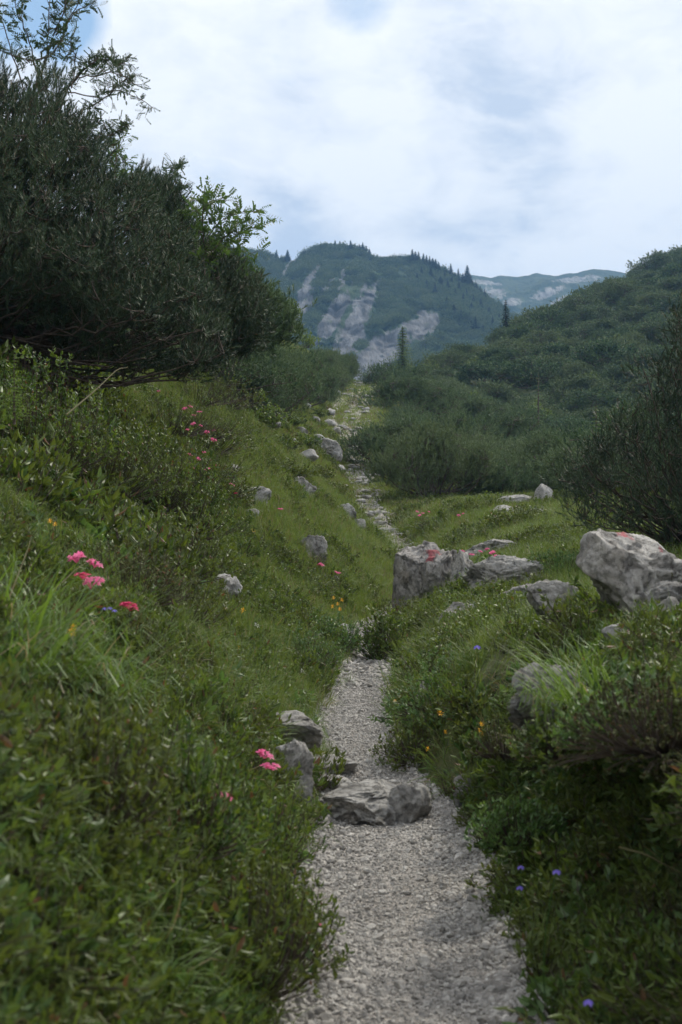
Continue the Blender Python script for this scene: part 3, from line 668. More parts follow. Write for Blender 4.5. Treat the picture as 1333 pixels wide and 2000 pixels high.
def rock(label, px, py, w, h, Y=None, seed=0, mat=None, sub=4, depth=.8, sink=.38, name='rock', cat='rock', rz=None, group=None, **kw):
    """px, py: foot of the rock in the photograph, w x h its size there"""
    p = on_ground(px, py) if Y is None else np.array([(px-666.5)/F*Y, Y, float(ground_z((px-666.5)/F*Y, Y))])
    kw.setdefault('block', 1.5+(seed*.37) % 1.3); kw.setdefault('cuts', 12)
    s = p[1]/F; dims = (w*s, w*s*depth, h*s/(1-sink)*1.05)
    V, T = rock_arr(seed, dims, sub, **kw); V[:, 2] += dims[2]*(.42-sink*.8)
    if rz is None: rz = (seed*1.37) % .9-.45
    if Y is not None: p[2] = min(p[2]+.12, (1000-py)/F*Y)
    CLEAR.append((p[0], p[1]-dims[1]*.35, max(dims[0], .05)*.5))
    o = obj(name, new_mesh(name, V, T, smooth=True), mat or M_rock, loc=p, label=label, category=cat, group=group); o.rotation_euler = (0, 0, rz); return o

for k in range(7):
    V, T = rock_arr(900+k, (1, 1*rng.uniform(.7, 1), rng.uniform(.45, .8)), 2 if k else 2, cuts=10, rough=.06)
    me = new_mesh('gravel_stone', V, T, smooth=False); me.materials.append(M_rockpale if k % 3 else M_rock); o = bpy.data.objects.new('gravel_stone', me); c_stone.objects.link(o)
M_grav = plain('gravel_stone', (.22, .21, .195), (.44, .42, .395), 1.3, .92, .3, 5, 6, per_obj=.45)
for o in c_stone.objects: o.data.materials.clear(); o.data.materials.append(M_grav)
def gravel():
    rs = np.random.RandomState(5)
    def strip(n, y0, y1, smin, smax, tmax=1.05, pw=1.5, side=None):
        y = y0*(y1/y0)**(rs.rand(n)**pw) if pw else rs.uniform(y0, y1, n); t = rs.uniform(-tmax, tmax, n)
        if side is not None: t = np.sign(rs.rand(n)-side)*(1-np.abs(rs.normal(size=n))*.25)
        x = path_x(y)+path_w(y)*t; z = path_surface(x, y)+.035*np.exp(-((np.abs(t)-.95)/.2)**2); s = smin*(smax/smin)**(rs.rand(n)**1.8)
        s = s*(.75+.55*np.abs(t))
        return np.stack([x, y, z+s*.12], 1), s
    P1, s1 = strip(60000, 3.3, 13, .006, .024, 1.18, pw=.9); P2, s2 = strip(1900, 3.3, 19, .02, .05, 1.15, 1.0, side=None)
    P3, s3 = strip(9000, 12, 110, .02, .085, 1.35, 1.1); P4, s4 = strip(150, 3.6, 9.5, .03, .065, 1.1, 1)
    pos = np.concatenate([P1, P2, P3, P4]); s = np.concatenate([s1, s2, s3, s4]); n = len(pos)
    scl = s[:, None]*rs.uniform(.75, 1.25, (n, 3)); rot = np.stack([rs.normal(size=n)*.35, rs.normal(size=n)*.35, rs.uniform(0, 6.28, n)], 1)
    scatter_obj('gravel', c_stone, pos, rot, scl, rs.randint(0, 7, n))
gravel()

# painted boulders
B1 = dict(px=838, py=1192)
def boulder(label, px, Y, zb, zt, x0, x1, depth, seed, mat, sub=6, rz=0., paint=None, **kw):
    """boulder from its real width and height at a distance"""
    w = (x1-x0)/F*Y; h = (zb-zt)/F*Y; zbot = (1000-zb)/F*Y
    V, T = rock_arr(seed, (w*1.04, depth, h*1.9), sub, **kw); V[:, 2] += h-V[:, 2].max()
    if paint:
        ca, sa = math.cos(rz), math.sin(rz); wx = V[:, 0]*ca-V[:, 1]*sa+(px-666.5)/F*Y; wy = V[:, 0]*sa+V[:, 1]*ca+Y; wz = V[:, 2]+zbot; cs = []
        for (qx, qy, rr) in paint:
            d = np.hypot(wx/wy*F+666.5-qx, 1000-wz/wy*F-qy); near = np.where(d < d.min()+6)[0]; k = near[wy[near].argmin()]; cs.append((tuple(float(c) for c in V[k]), rr))
        mat = mat(cs)
    o = obj('boulder', new_mesh('boulder', V, T, smooth=True), mat, loc=((px-666.5)/F*Y, Y, zbot), label=label, category='boulder'); o.rotation_euler = (0, 0, rz); return o
M_b1 = lambda c: rockmat('painted_boulder', (.20, .19, .18), (.48, .46, .44), (.42, .35, .29), paint=c, moss=.15, scale=.8)
M_b2 = lambda c: rockmat('pale_painted_boulder', (.26, .25, .24), (.58, .56, .53), (.46, .41, .35), paint=c, moss=.1, scale=1.0)
boulder('large grey boulder with a faded red paint mark on its top left corner', 838, 17.6, 1184, 1056, 770, 908, .9, 21, M_b1, rz=.2, paint=[(843, 1070, .10), (838, 1088, .06)], cuts=9, rough=.09, block=4.0)
boulder('pale grey boulder with a red paint streak on its top at the right edge', 1256, 8.0, 1160, 1032, 1128, 1410, .6, 40, M_b2, rz=.1, paint=[(1222, 1040, .055), (1306, 1062, .025)], cuts=10, rough=.11, block=3.2)
R = rock
R('long weathered grey rock running right from the painted boulder', 975, 1150, 215, 66, seed=41, sub=6, depth=.55, rough=.18, strata=.05, cuts=6, rz=-.12)
R('dark grey rock lump between the painted boulder and the long rock', 915, 1165, 100, 92, Y=17.2, seed=42, sub=5, rough=.16)
R('low flat grey rock in the grass behind the painted boulder', 975, 1082, 150, 42, seed=43, sub=5, depth=.6, rough=.16, strata=.05)
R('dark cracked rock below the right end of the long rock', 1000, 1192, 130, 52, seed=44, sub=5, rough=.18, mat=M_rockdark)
R('blurred rounded grey rock left of the pale painted boulder', 1078, 1190, 110, 60, Y=8.6, seed=45, sub=5, rough=.14, mat=M_rock)
R('low grey rock half buried below the painted boulder', 890, 1228, 110, 50, seed=46, sub=5, rough=.14, depth=.6)
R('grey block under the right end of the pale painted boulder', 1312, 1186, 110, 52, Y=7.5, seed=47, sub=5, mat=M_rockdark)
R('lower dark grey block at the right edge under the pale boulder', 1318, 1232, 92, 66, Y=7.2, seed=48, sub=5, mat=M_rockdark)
R('small white stone in the leaves in front of the pale boulder', 1196, 1222, 46, 28, Y=6.8, seed=49, mat=M_rockpale)
R('small flat grey stone among leaves beside the bluebell', 905, 1285, 60, 24, seed=50)
R('grey stone half hidden in the leafy bank right of the path', 838, 1378, 56, 60, seed=51, sub=4)
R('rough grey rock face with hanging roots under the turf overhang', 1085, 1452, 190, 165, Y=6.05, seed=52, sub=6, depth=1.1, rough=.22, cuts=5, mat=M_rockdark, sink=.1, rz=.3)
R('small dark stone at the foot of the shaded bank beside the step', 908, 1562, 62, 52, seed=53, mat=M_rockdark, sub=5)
# stones of the path
R('broad weathered slab lying across the path as a step', 735, 1592, 205, 84, Y=None, sink=.42, seed=61, sub=6, depth=1.5, rough=.12, strata=.03, cuts=4, rz=-.25, name='stone_step', block=3.5, flat=.35)
R('rounded dark end block of the step beside the right bank', 800, 1596, 90, 72, Y=None, sink=.35, seed=161, sub=5, depth=1.1, rough=.12, cuts=8, block=2.6, name='stone_step')
R('low cracked slab joining the step to the left bank', 668, 1548, 90, 44, Y=None, sink=.45, seed=162, sub=5, depth=1.5, rough=.12, cuts=5, block=3., flat=.4, name='stone_step')
R('flat grey slab just uphill of the stone step', 635, 1512, 130, 46, Y=None, seed=62, sub=5, depth=1.2, rough=.10, block=3., flat=.4, cuts=5, mat=M_rock, rz=.2)
R('long pale slab between the grass and the left side of the path', 545, 1438, 190, 62, Y=None, seed=63, sub=6, depth=.8, rough=.10, block=2.8, flat=.5, strata=.04, rz=-.3, mat=M_rock)
R('tall pale rock on the left edge of the path behind the pink flowers', 575, 1570, 105, 120, Y=None, seed=64, sub=6, rough=.10, mat=M_rockpale)
R('grey rock at the left side where the path narrows', 668, 1272, 72, 55, seed=65, sub=5, rough=.15, rz=-.6)
R('low flat stone where the path bends out of sight', 742, 1252, 60, 22, seed=66, rough=.12)
R('angular pale grey stone standing alone in the left grass', 437, 1182, 78, 64, seed=67, sub=5, cuts=14, rough=.05, mat=M_rockpale, sink=.1)
R('rough grey rock in the grass uphill of the lone pale stone', 612, 1090, 64, 46, seed=68, sub=5, rough=.16)
R('small brown grey stone among the leaves below the rough rock', 556, 1132, 26, 20, seed=69)
R('grey flat outcrop with a pointed right end on the left slope', 498, 982, 76, 30, seed=70, sub=4, rough=.14, rz=-.5, mat=M_rockpale)
R('flat pale stone just below the pointed outcrop', 480, 1006, 56, 16, seed=71, mat=M_rockpale)
R('dark broken ledge in the middle of the left slope', 588, 966, 80, 36, seed=72, sub=5, rough=.2, rz=-.5)
R('broken pale ledge beside the upper path on the left slope', 632, 888, 84, 34, seed=73, sub=5, rough=.2, mat=M_rockpale, rz=-.3)
R('narrow pale rock band on the slope just left of the middle path', 672, 1010, 60, 30, seed=74, sub=4, rough=.2, rz=-.7, mat=M_rockpale)
R('second narrow rock band lower down beside the middle path', 698, 1035, 50, 22, seed=75, rough=.2, rz=-.7, mat=M_rockpale)
R('white rock in the turf left of the dark pine thicket', 1005, 985, 90, 18, seed=76, mat=M_rockpale)
R('upright white rock beside the bare stems of the right pine', 1062, 985, 40, 38, seed=77, mat=M_rockpale)
R('pale slanting stone strip in front of the white rocks', 985, 1000, 70, 12, seed=78, mat=M_rockpale, rz=-.5)
R('pale stone below the upright white rock', 1055, 1008, 56, 14, seed=79, mat=M_rockpale)
small = [(570, 745, 24, 16), (583, 757, 16, 20), (640, 762, 22, 10), (655, 775, 18, 10), (628, 790, 14, 10), (602, 742, 22, 10), (530, 838, 30, 8), (548, 830, 16, 8), (462, 806, 18, 8), (455, 925, 24, 10), (616, 828, 14, 8), (600, 800, 12, 7), (572, 790, 18, 8), (590, 852, 16, 9), (566, 868, 14, 7), (650, 905, 26, 14), (600, 905, 30, 14), (560, 930, 22, 12), (655, 1148, 14, 14), (520, 880, 16, 8), (640, 835, 20, 9), (622, 868, 18, 10), (658, 850, 16, 9), (612, 812, 14, 8), (646, 812, 14, 8), (495, 810, 12, 6), (590, 770, 10, 6), (610, 770, 12, 6), (470, 850, 14, 6), (663, 925, 16, 10)]
for k, (px, py, w, h) in enumerate(small):
    R('small pale stone showing through the turf of the left slope', px, py, w*1.6, h*2.0, sink=.0, seed=200+k, sub=3, mat=M_rockpale, rough=.14, group='small pale stones in the left slope')
def stony_path():
    rs = np.random.RandomState(4)
    for k in range(120):
        y = 30*(104/30)**rs.rand(); t = rs.normal()*1.1; x = float(path_x(y)+path_w(y)*t); s = rs.uniform(.07, .24)*(1+y/120)
        z = float(ground_z(x, y)); V, T = rock_arr(500+k, (s*1.4, s, s*.6), 3 if s > .25 else 2, cuts=8, rough=.14)
        obj('path_stone', new_mesh('path_stone', V+np.array([0, 0, s*.12]), T, smooth=True), M_rockpale, loc=(x, y, z), label='pale loose stone on the steep stony upper path', category='stone', group='loose stones on the upper path')
stony_path()

# ------------------------------------------------------------------ woody shrubs
def needle_shoot(n, L, nl, nw, rs):
    """upright pine shoot along +Z: n needles, each one thin triangle"""
    z = rs.uniform(.15, 1, n)*L; a = rs.uniform(0, 6.283, n); th = rs.uniform(.4, 1.05, n)*(1-.6*(z/L)**3)
    d = np.stack([np.sin(th)*np.cos(a), np.sin(th)*np.sin(a), np.cos(th)], 1); s = np.stack([-np.sin(a), np.cos(a), 0*a], 1)
    b = np.stack([0*z, 0*z, z], 1); l = nl*rs.uniform(.7, 1.15, n)[:, None]
    V = np.stack([b-s*nw/2, b+s*nw/2, b+d*l], 1).reshape(-1, 3); return V, np.arange(3*n).reshape(-1, 3)
SH_HI = [needle_shoot(44, .17, .050, .0055, rng) for _ in range(3)]
SH_MID = [needle_shoot(18, .17, .085, .016, rng) for _ in range(3)]
SH_LO = [needle_shoot(13, .26, .17, .075, rng) for _ in range(3)]
def grow(targets, root, nprim, rs, updir=.9, outdir=.6, r_main=.04, r_twig=.006, low=.25, kt=3):
    """limbs from the root to spread targets, twigs from the limbs to all other targets"""
    targets = np.asarray(targets, float); root = np.asarray(root, float); n = len(targets)
    d = np.linalg.norm(targets-root, axis=1); idx = [int(np.argmax(d))]; md = np.linalg.norm(targets-targets[idx[0]], axis=1)
    for _ in range(min(nprim, n)-1):
        k = int(np.argmax(md)); idx.append(k); md = np.minimum(md, np.linalg.norm(targets-targets[k], axis=1))
    E = targets[idx]; S = np.repeat(root[None], len(E), 0)+rs.normal(size=(len(E), 3))*np.array([.12, .12, .02])
    v = E-S; C = S+v*.55; C[:, 2] -= low*np.linalg.norm(v[:, :2], axis=1); C += rs.normal(size=C.shape)*.06*np.linalg.norm(v, axis=1)[:, None]
    Lp = bez(S, C, E, 12); Lp[:, 2:-1] += rs.normal(size=Lp[:, 2:-1].shape)*.02*np.linalg.norm(v, axis=1)[:, None, None]*.6
    A = Acc(); A.add(*tubes(Lp, r_main, r_twig*1.2, 5))
    pts = Lp[:, 2:].reshape(-1, 3)
    ax = np.zeros((n, 3))
    best = np.zeros(n, int); bd = np.full(n, 1e9)
    for s in range(0, len(pts), 200):
        dd = np.linalg.norm(targets[:, None]-pts[None, s:s+200], axis=2)+.6*np.maximum(0, (pts[None, s:s+200, 2]-targets[:, None, 2]))
        k = dd.argmin(1); m = dd[np.arange(n), k]; u = m < bd; bd[u] = m[u]; best[u] = k[u]+s
    St = pts[best]; v = targets-St; C = St+v*.6; C[:, 2] -= .22*np.linalg.norm(v, axis=1)
    A.add(*tubes(bez(St, C, targets, 5), r_twig*1.4, r_twig*.5, kt))
    o = targets-root; o = o/np.linalg.norm(o, axis=1)[:, None]; tv = targets-C; tv /= np.linalg.norm(tv, axis=1)[:, None]+1e-6
    ax = o*outdir*.5+tv*.5+np.array([0, 0, updir]); return A, ax/np.linalg.norm(ax, axis=1)[:, None]
def clothe(targets, ax, shoots, nper, spread, scale, rs):
    """shoots round each target"""
    n = len(targets)*nper; a = np.repeat(ax, nper, 0); t = np.repeat(targets, nper, 0)
    off = rs.normal(size=(n, 3))*spread; off -= a*rs.uniform(0, 1, (n, 1))*spread*1.2; d = a+rs.normal(size=(n, 3))*.42
    R_ = rotmats(d, rs.uniform(0, 6.28, n)); A = Acc(); which = rs.randint(0, len(shoots), n); sc = scale*rs.uniform(.7, 1.25, n)
    tn = np.clip(np.repeat(.5+.85*perlin(targets*2.1+3)+.16*rs.normal(size=len(targets)), nper)+.12*rs.normal(size=n), 0, 1)
    for k, (V, T) in enumerate(shoots):
        m = which == k; A.add(*inst(V, T, (t+off)[m], R_[m], sc[m]), np.repeat(tn[m], len(V)))
    return A
def headed_targets(n, R, H, rs, heads=22):
    """a low pine is many rounded heads pressed together, with gaps between them"""
    c = spread_dirs(heads, rs, .15, -.05)*(.62+.3*rs.rand(heads)[:, None])*(1+.25*perlin(spread_dirs(heads, rs)*2))[:, None]; hr = rs.uniform(.20, .36, heads)
    k = rs.randint(0, heads, n); d = spread_dirs(n, rs, .35, -.3); p = c[k]+d*hr[k][:, None]*(.6+.4*rs.rand(n, 1)**.5)
    p = p*np.array([R, R, H]); p[:, 2] = np.abs(p[:, 2])+.03*H; return p
def dome_targets(n, R, H, rs, inner=.45, lump=.3):
    d = spread_dirs(n, rs, .1, -.02); f = (inner+(1-inner)*rs.rand(n)**.45)*(1+lump*perlin(d*2.2+rs.rand()*40)+lump*.5*perlin(d*5+rs.rand()*40))
    return d*f[:, None]*np.array([R, R, H])+np.array([0, 0, .05*H])

def poly_targets(poly, Y, dY, n, rs, cell=None):
    """points filling a crown whose outline (in metres, seen from the path) is poly; thickness dY, thinner at the rim"""
    A = np.array([P(px, py, Y) for px, py in poly])[:, [0, 2]]; lo = A.min(0); hi = A.max(0); out = []
    B = np.roll(A, -1, 0)
    while len(out) < n:
        q = lo+(hi-lo)*rs.rand(4000, 2)
        c = ((A[None, :, 1] > q[:, None, 1]) != (B[None, :, 1] > q[:, None, 1])) & (q[:, None, 0] < (B[None, :, 0]-A[None, :, 0])*(q[:, None, 1]-A[None, :, 1])/(B[None, :, 1]-A[None, :, 1]+1e-9)+A[None, :, 0])
        q = q[c.sum(1) % 2 == 1]
        ab = B-A; tt = np.clip(((q[:, None]-A[None])*ab[None]).sum(2)/((ab**2).sum(1)[None]+1e-9), 0, 1); dist = np.linalg.norm(q[:, None]-(A[None]+ab[None]*tt[..., None]), axis=2).min(1)
        th = dY*np.sqrt(np.clip(dist/1.1, .04, 1)); y = Y+th*(1-2*rs.rand(len(q))**.6*0-2*rs.rand(len(q)))
        p = np.stack([q[:, 0]/Y*y, y, q[:, 1]/Y*y], 1); keep = perlin(p*1.6+rs.rand()*0)+rs.rand(len(q))*.5 > -.10
        out += list(p[keep])
    return np.array(out[:n])

def pine_thing(label, targets, root, shoots, nper, spread, scale, nprim, rs, group=None, mat=None, name='dwarf_pine', cat='dwarf pine', bare=None, **kw):
    root = np.asarray(root, float); t = targets-root
    A, ax = grow(t, (0, 0, 0), nprim, rs, **kw)
    if bare is not None:
        qx = targets[:, 0]/targets[:, 1]*F+666.5; qy = 1000-targets[:, 2]/targets[:, 1]*F
        kp = (qy < bare[0]+(bare[1]-bare[0])*qx/500) | (rs.rand(len(t)) < .45); t = t[kp]; ax = ax[kp]
    N_ = clothe(t, ax, shoots, nper, spread, scale, rs)
    o = thing(name, label, cat, root, group)
    obj('branches', A.mesh('branches', True), M_bark, o, kind='stuff'); obj('needles', N_.mesh('needles'), mat or M_needle, o, kind='stuff'); return o
rs = np.random.RandomState(33)
polyA = [(-160, 120), (-40, 160), (0, 130), (25, 180), (60, 200), (90, 150), (112, 150), (125, 240), (150, 265), (165, 240), (185, 290), (200, 345), (235, 365), (262, 355), (290, 385), (300, 440), (330, 440), (350, 520), (400, 560), (430, 640), (440, 700), (400, 742), (340, 740), (260, 728), (180, 705), (100, 680), (20, 665), (-60, 650), (-160, 640)]
pine_thing('huge dark dwarf pine overhanging the left slope with sweeping bare lower branches', poly_targets(polyA, 15.2, 2.3, 2100, rs), (-4.9, 15.8, float(ground_z(-4.9, 15.8))), SH_HI, 8, .062, 1.05, 260, rs, r_main=.022, low=.2, updir=.65, bare=(590, 680))
polyB = [(280, 345), (315, 360), (352, 415), (375, 440), (395, 470), (420, 480), (455, 515), (478, 528), (495, 566), (512, 606), (518, 645), (500, 672), (470, 695), (430, 690), (380, 640), (320, 560), (270, 450)]
pine_thing('dark green dwarf pine shrub with upright shoots right of the huge pine', poly_targets(polyB, 18.0, 1.7, 800, rs), (-4.3, 18.6, float(ground_z(-4.3, 18.6))), SH_HI, 8, .07, 1.1, 60, rs, r_main=.03, low=.1)
polyC = [(440, 560), (470, 535), (500, 552), (530, 578), (556, 604), (574, 628), (584, 645), (565, 656), (530, 664), (495, 676), (465, 670)]
pine_thing('further green dwarf pine where the left slope meets the sky', poly_targets(polyC, 30.0, 1.8, 420, rs), (-3.6, 30.6, float(ground_z(-3.6, 30.6))), SH_MID, 6, .14, 1.15, 26, rs, r_main=.04, low=.1, mat=M_needle_b)
polyD = [(1090, 940), (1110, 905), (1150, 880), (1185, 850), (1200, 800), (1232, 825), (1245, 700), (1262, 715), (1275, 800), (1290, 690), (1312, 690), (1325, 600), (1345, 600), (1360, 560), (1450, 540), (1460, 1060), (1333, 1055), (1250, 1050), (1180, 1035), (1130, 1020)]
pine_thing('dark loose pine shrub with bare grey stems at the right edge', poly_targets(polyD, 17.0, 1.3, 600, rs), (4.4, 17.4, float(ground_z(4.4, 17.4))), SH_HI, 6, .075, 1.0, 130, rs, r_main=.015, low=.05, updir=.9)

# templates of the mounded pines further away
def mugo_template(R, H, n, nper, shoots, spread, scale, nprim, seed, mat, label, name='dwarf_pine', r_main=.035, ud=.5, od=1.4, heads=24):
    rs = np.random.RandomState(seed); t = headed_targets(n, R, H, rs, heads)
    A, ax = grow(t, (0, 0, 0), nprim, rs, r_main=r_main, low=.1, updir=ud, outdir=od); N_ = clothe(t, ax, shoots, nper, spread, scale, rs)
    o = thing(name, label, 'dwarf pine', (0, 0, -900)); obj('branches', A.mesh('branches', True), M_bark, o, kind='stuff'); obj('needles', N_.mesh('needles'), mat, o, kind='stuff'); return o
midT = [mugo_template(2.0, 1.7, 800, 5, SH_MID, .13, .95, 24, 50+k, M_needle_b, '') for k in range(3)]
farT = [mugo_template(2.3, 1.8, 420, 4, SH_LO, .16, .72, 8, 60+k, M_needle_b, '', r_main=.05, ud=.25, od=2.0) for k in range(3)]
used = set()
def place(tm, loc, rz, s, label, group=None):
    """the first use moves the first plant itself, then copies"""
    if id(tm) not in used:
        used.add(id(tm)); tm.location = [float(c) for c in loc]; tm.rotation_euler = (0, 0, rz); tm.scale = (s, s, s) if not isinstance(s, tuple) else s
        tm['label'] = label
        if group: tm['group'] = group
        return tm
    return dup(tm, loc, rz, s, label, group)
mids = [  # px of centre, py of foot, Y, scale, label
    (845, 968, 42, (.98, .9, 1.28), 'large rounded dwarf pine beside the stony path, the nearest on the right'),
    (900, 960, 45, (.9, .9, .95), 'dwarf pine behind the right flank of the large rounded pine'),
    (770, 885, 50, (1.0, 1.0, 1.0), 'dark dwarf pine reaching left to the path above the large rounded pine'),
    (985, 945, 43, (.62, .6, .72), 'small pale green dwarf pine standing alone below the thicket'),
    (955, 900, 52, (1.2, 1.1, 1.0), 'dwarf pine in the thicket above the small pale green one'),
    (1050, 925, 48, (1.2, 1.1, 1.1), 'broad dwarf pine at the thicket front left of the white rocks'),
    (1140, 935, 44, (1.1, 1., 1.0), 'dwarf pine behind the stems of the dark right pine'),
    (870, 850, 62, (1.5, 1.2, 1.15), 'broad dwarf pine in the middle of the thicket'),
    (980, 860, 64, (1.5, 1.2, 1.15), 'dwarf pine in the thicket right of the broad middle one'),
    (1090, 880, 60, (1.5, 1.2, 1.1), 'dwarf pine in the thicket beside the bright young larch'),
    (1210, 900, 52, (1.4, 1.2, 1.1), 'dwarf pine filling the gap behind the dark right pine'),
    (800, 810, 80, (1.6, 1.2, 1.2), 'dwarf pine close beside the pale upper path'),
    (900, 815, 84, (1.7, 1.3, 1.2), 'dwarf pine at the back of the thicket below the larch'),
    (1010, 830, 86, (1.8, 1.3, 1.2), 'dwarf pine at the back of the thicket in its middle'),
    (1130, 850, 82, (1.8, 1.3, 1.2), 'dwarf pine at the back of the thicket towards the hill'),
    (1260, 870, 76, (1.8, 1.3, 1.2), 'dwarf pine at the back of the thicket at the right edge'),
    (765, 772, 100, (1.5, 1.3, 1.1), 'dark dwarf pine where the path passes over the crest'),
    (850, 790, 102, (2.0, 1.4, 1.2), 'dwarf pine on the crest right of the path notch'),
    (950, 800, 104, (2.0, 1.4, 1.2), 'dwarf pine on the crest at the foot of the hill'),
    (1310, 960, 34, (1.2, 1.1, 1.2), 'dwarf pine close behind the dark loose pine'),
    (1200, 975, 33, (.8, .8, .75), 'low dwarf pine behind the bare stems of the dark loose pine')]
for k, (px, py, Y, s, lb) in enumerate(mids):
    x = (px-666.5)/F*Y; place(midT[k % 3], (x, Y, float(ground_z(x, Y))-.1), k*1.7, s, lb)
lefts = [(560, 655, 46, .75, 'rounded dwarf pine on the left skyline below the rowan'), (600, 640, 62, .8, 'dwarf pine on the left skyline halfway to the notch'), (640, 690, 78, .8, 'dwarf pine low on the left skyline above the path'), (672, 712, 92, .8, 'last dwarf pine on the left skyline before the notch'),
         (690, 728, 106, .75, 'small dwarf pine at the left side of the notch'), (655, 690, 110, 1.0, 'dwarf pine beyond the left shoulder of the crest'), (520, 640, 38, .8, 'dwarf pine behind the tip of the dark overhanging pine'), (470, 600, 36, 1.0, 'dwarf pine hidden mostly behind the overhanging pine')]
for k, (px, py, Y, s, lb) in enumerate(lefts):
    x = (px-666.5)/F*Y; place(midT[(k+1) % 3], (x-.8, Y, float(ground_z(x-.8, Y))-.15), k*2.1, (s, s, s*.9), lb)

for k, (px, Y, sc, lb) in enumerate([(545, 44, 1.0, 'tall dwarf pine on the left skyline next to the rowan'), (570, 54, 1.1, 'broad dwarf pine on the left skyline above the grass'), (590, 58, 1.0, 'dwarf pine on the left skyline in front of the cliff'), (610, 68, 1.1, 'dwarf pine on the left skyline below the cliff foot'),
                                (628, 76, 1.0, 'dwarf pine on the left skyline between larger ones'), (645, 86, 1.1, 'dwarf pine on the left skyline near the notch'), (662, 94, 1.0, 'dark dwarf pine standing just left of the notch'), (678, 102, .9, 'lowest dwarf pine of the row left of the notch'), (530, 40, .9, 'dwarf pine at the right foot of the overhanging pine')]):
    x = (px-666.5)/F*Y-.5; place(midT[k % 3], (x, Y, float(ground_z(x, Y))-.1), k*1.9+.7, (sc*.85, sc*.85, sc*1.15), lb)
# thicket of pines over the right hill side
HD = face_data(HV, HT)
def hill_pines():
    rs = np.random.RandomState(8); ce = HD[5]; px = ce[:, 0]/ce[:, 1]*F+666.5; w = ((px > 640) & (px < 1460) & (HD[3][:, 2] > .2))/ce[:, 1]**1.6
    vis = ce[:, 2] > -2; pos, nn = sample(HD, w*vis, 2500, rs)
    keep = [];
    for p in pos:
        if all((p[0]-q[0])**2+(p[1]-q[1])**2 > (3.0+p[1]*.010)**2 for q in keep): keep.append(p)
    rs.shuffle(keep); keep = keep[:290]
    for k, p in enumerate(keep):
        s = rs.uniform(.7, 1.3)*(.8+p[1]/380)
        place(farT[k % 3], (p[0], p[1], p[2]-.2), rs.uniform(0, 6.28), (s*1.1, s*1.1, s*rs.uniform(.7, 1.05)), 'rounded dwarf pine in the dense cover of the right hill side', 'dwarf pines covering the right hill side')
hill_pines()
# low green mass between them
c_hill = coll('hill shrub mass')
for k in range(4):
    r_ = np.random.RandomState(70+k); t = dome_targets(60, 1.0, .8, r_); ax = t/np.linalg.norm(t, axis=1)[:, None]+np.array([0, 0, .8]); N_ = clothe(t, ax, SH_LO, 3, .18, .75, r_)
    tmpl_obj('shrub_clump', [N_.arr()], [M_needle_b], c_hill)
for k in range(2):
    r_ = np.random.RandomState(75+k); w_, l_, _ = leafy_bush(1.0, .9, 90, 8, .16, .12, r_, leaf=LEAF4); tmpl_obj('shrub_clump', [w_, l_], [M_twig, M_decid], c_hill)
def put_hill():
    rs = np.random.RandomState(3); ce = HD[5]; px = ce[:, 0]/ce[:, 1]*F+666.5; w = ((px > 560) & (px < 1550) & (HD[3][:, 2] > .15))/ce[:, 1]**1.2
    pos, nn = sample(HD, w*1.0, 3800, rs); n = len(pos); pos[:, 2] -= .15; s = rs.uniform(.45, 1.15, n)*(.6+pos[:, 1]/300)
    idx = rs.randint(0, 4, n); idx = np.where(rs.rand(n)+.7*perlin(pos*.035) > .97, 4+rs.randint(0, 2, n), idx)
    scatter_obj('shrubbery', c_hill, pos, tilt_rot(nn, rs, .3), np.stack([s*1.2, s*1.2, s*rs.uniform(.45, .8, n)], 1), idx)
    # far mountain cover
    MD = face_data(MV, MT); ce = MD[5]; px, py = ce[:, 0]/ce[:, 1]*F+666.5, 1000-ce[:, 2]/ce[:, 1]*F; rk = 0*px
    for a in MROCK: rk = np.maximum(rk, e(px, py, *a))
    w = ((px > 440) & (px < 1060) & (py < 760))*np.clip(.35-rk, 0, .35)*np.clip(.8+1.5*perlin(ce*.02), .05, 2)
    pos, nn = sample(MD, w, 9000, rs); n = len(pos); s = rs.uniform(1.2, 3.4, n)
    scatter_obj('mountain_scrub', c_hill, pos, tilt_rot(nn, rs, .2), np.stack([s, s, s*.8], 1), rs.randint(0, 4, n))
put_hill()
# the same kind of scrub in the near thicket, between the pines
c_thick = coll('thicket mass')
for k in range(3):
    r_ = np.random.RandomState(80+k); t = dome_targets(110, .8, .6, r_); ax = t/np.linalg.norm(t, axis=1)[:, None]+np.array([0, 0, .8]); N_ = clothe(t, ax, SH_MID, 4, .10, .8, r_); tmpl_obj('thicket_clump', [N_.arr()], [M_needle_b], c_thick)
put('thicket', c_thick, 500, (R__*(gY > 52)*(gY < 118)*(g_out > 1.6)*(g_out < 60))/np.maximum(gY, 10)**.8*(gx < .28*gY), k=.3, s=(.8, 1.5), seed=14)
put('left_thicket', c_thick, 420, (L_*(gY > 20)*(gY < 125)*(g_out > 4.2+gY*.012)*(g_out < 16))/np.maximum(gY, 10)**.8, k=.3, s=(.7, 1.3), seed=15)

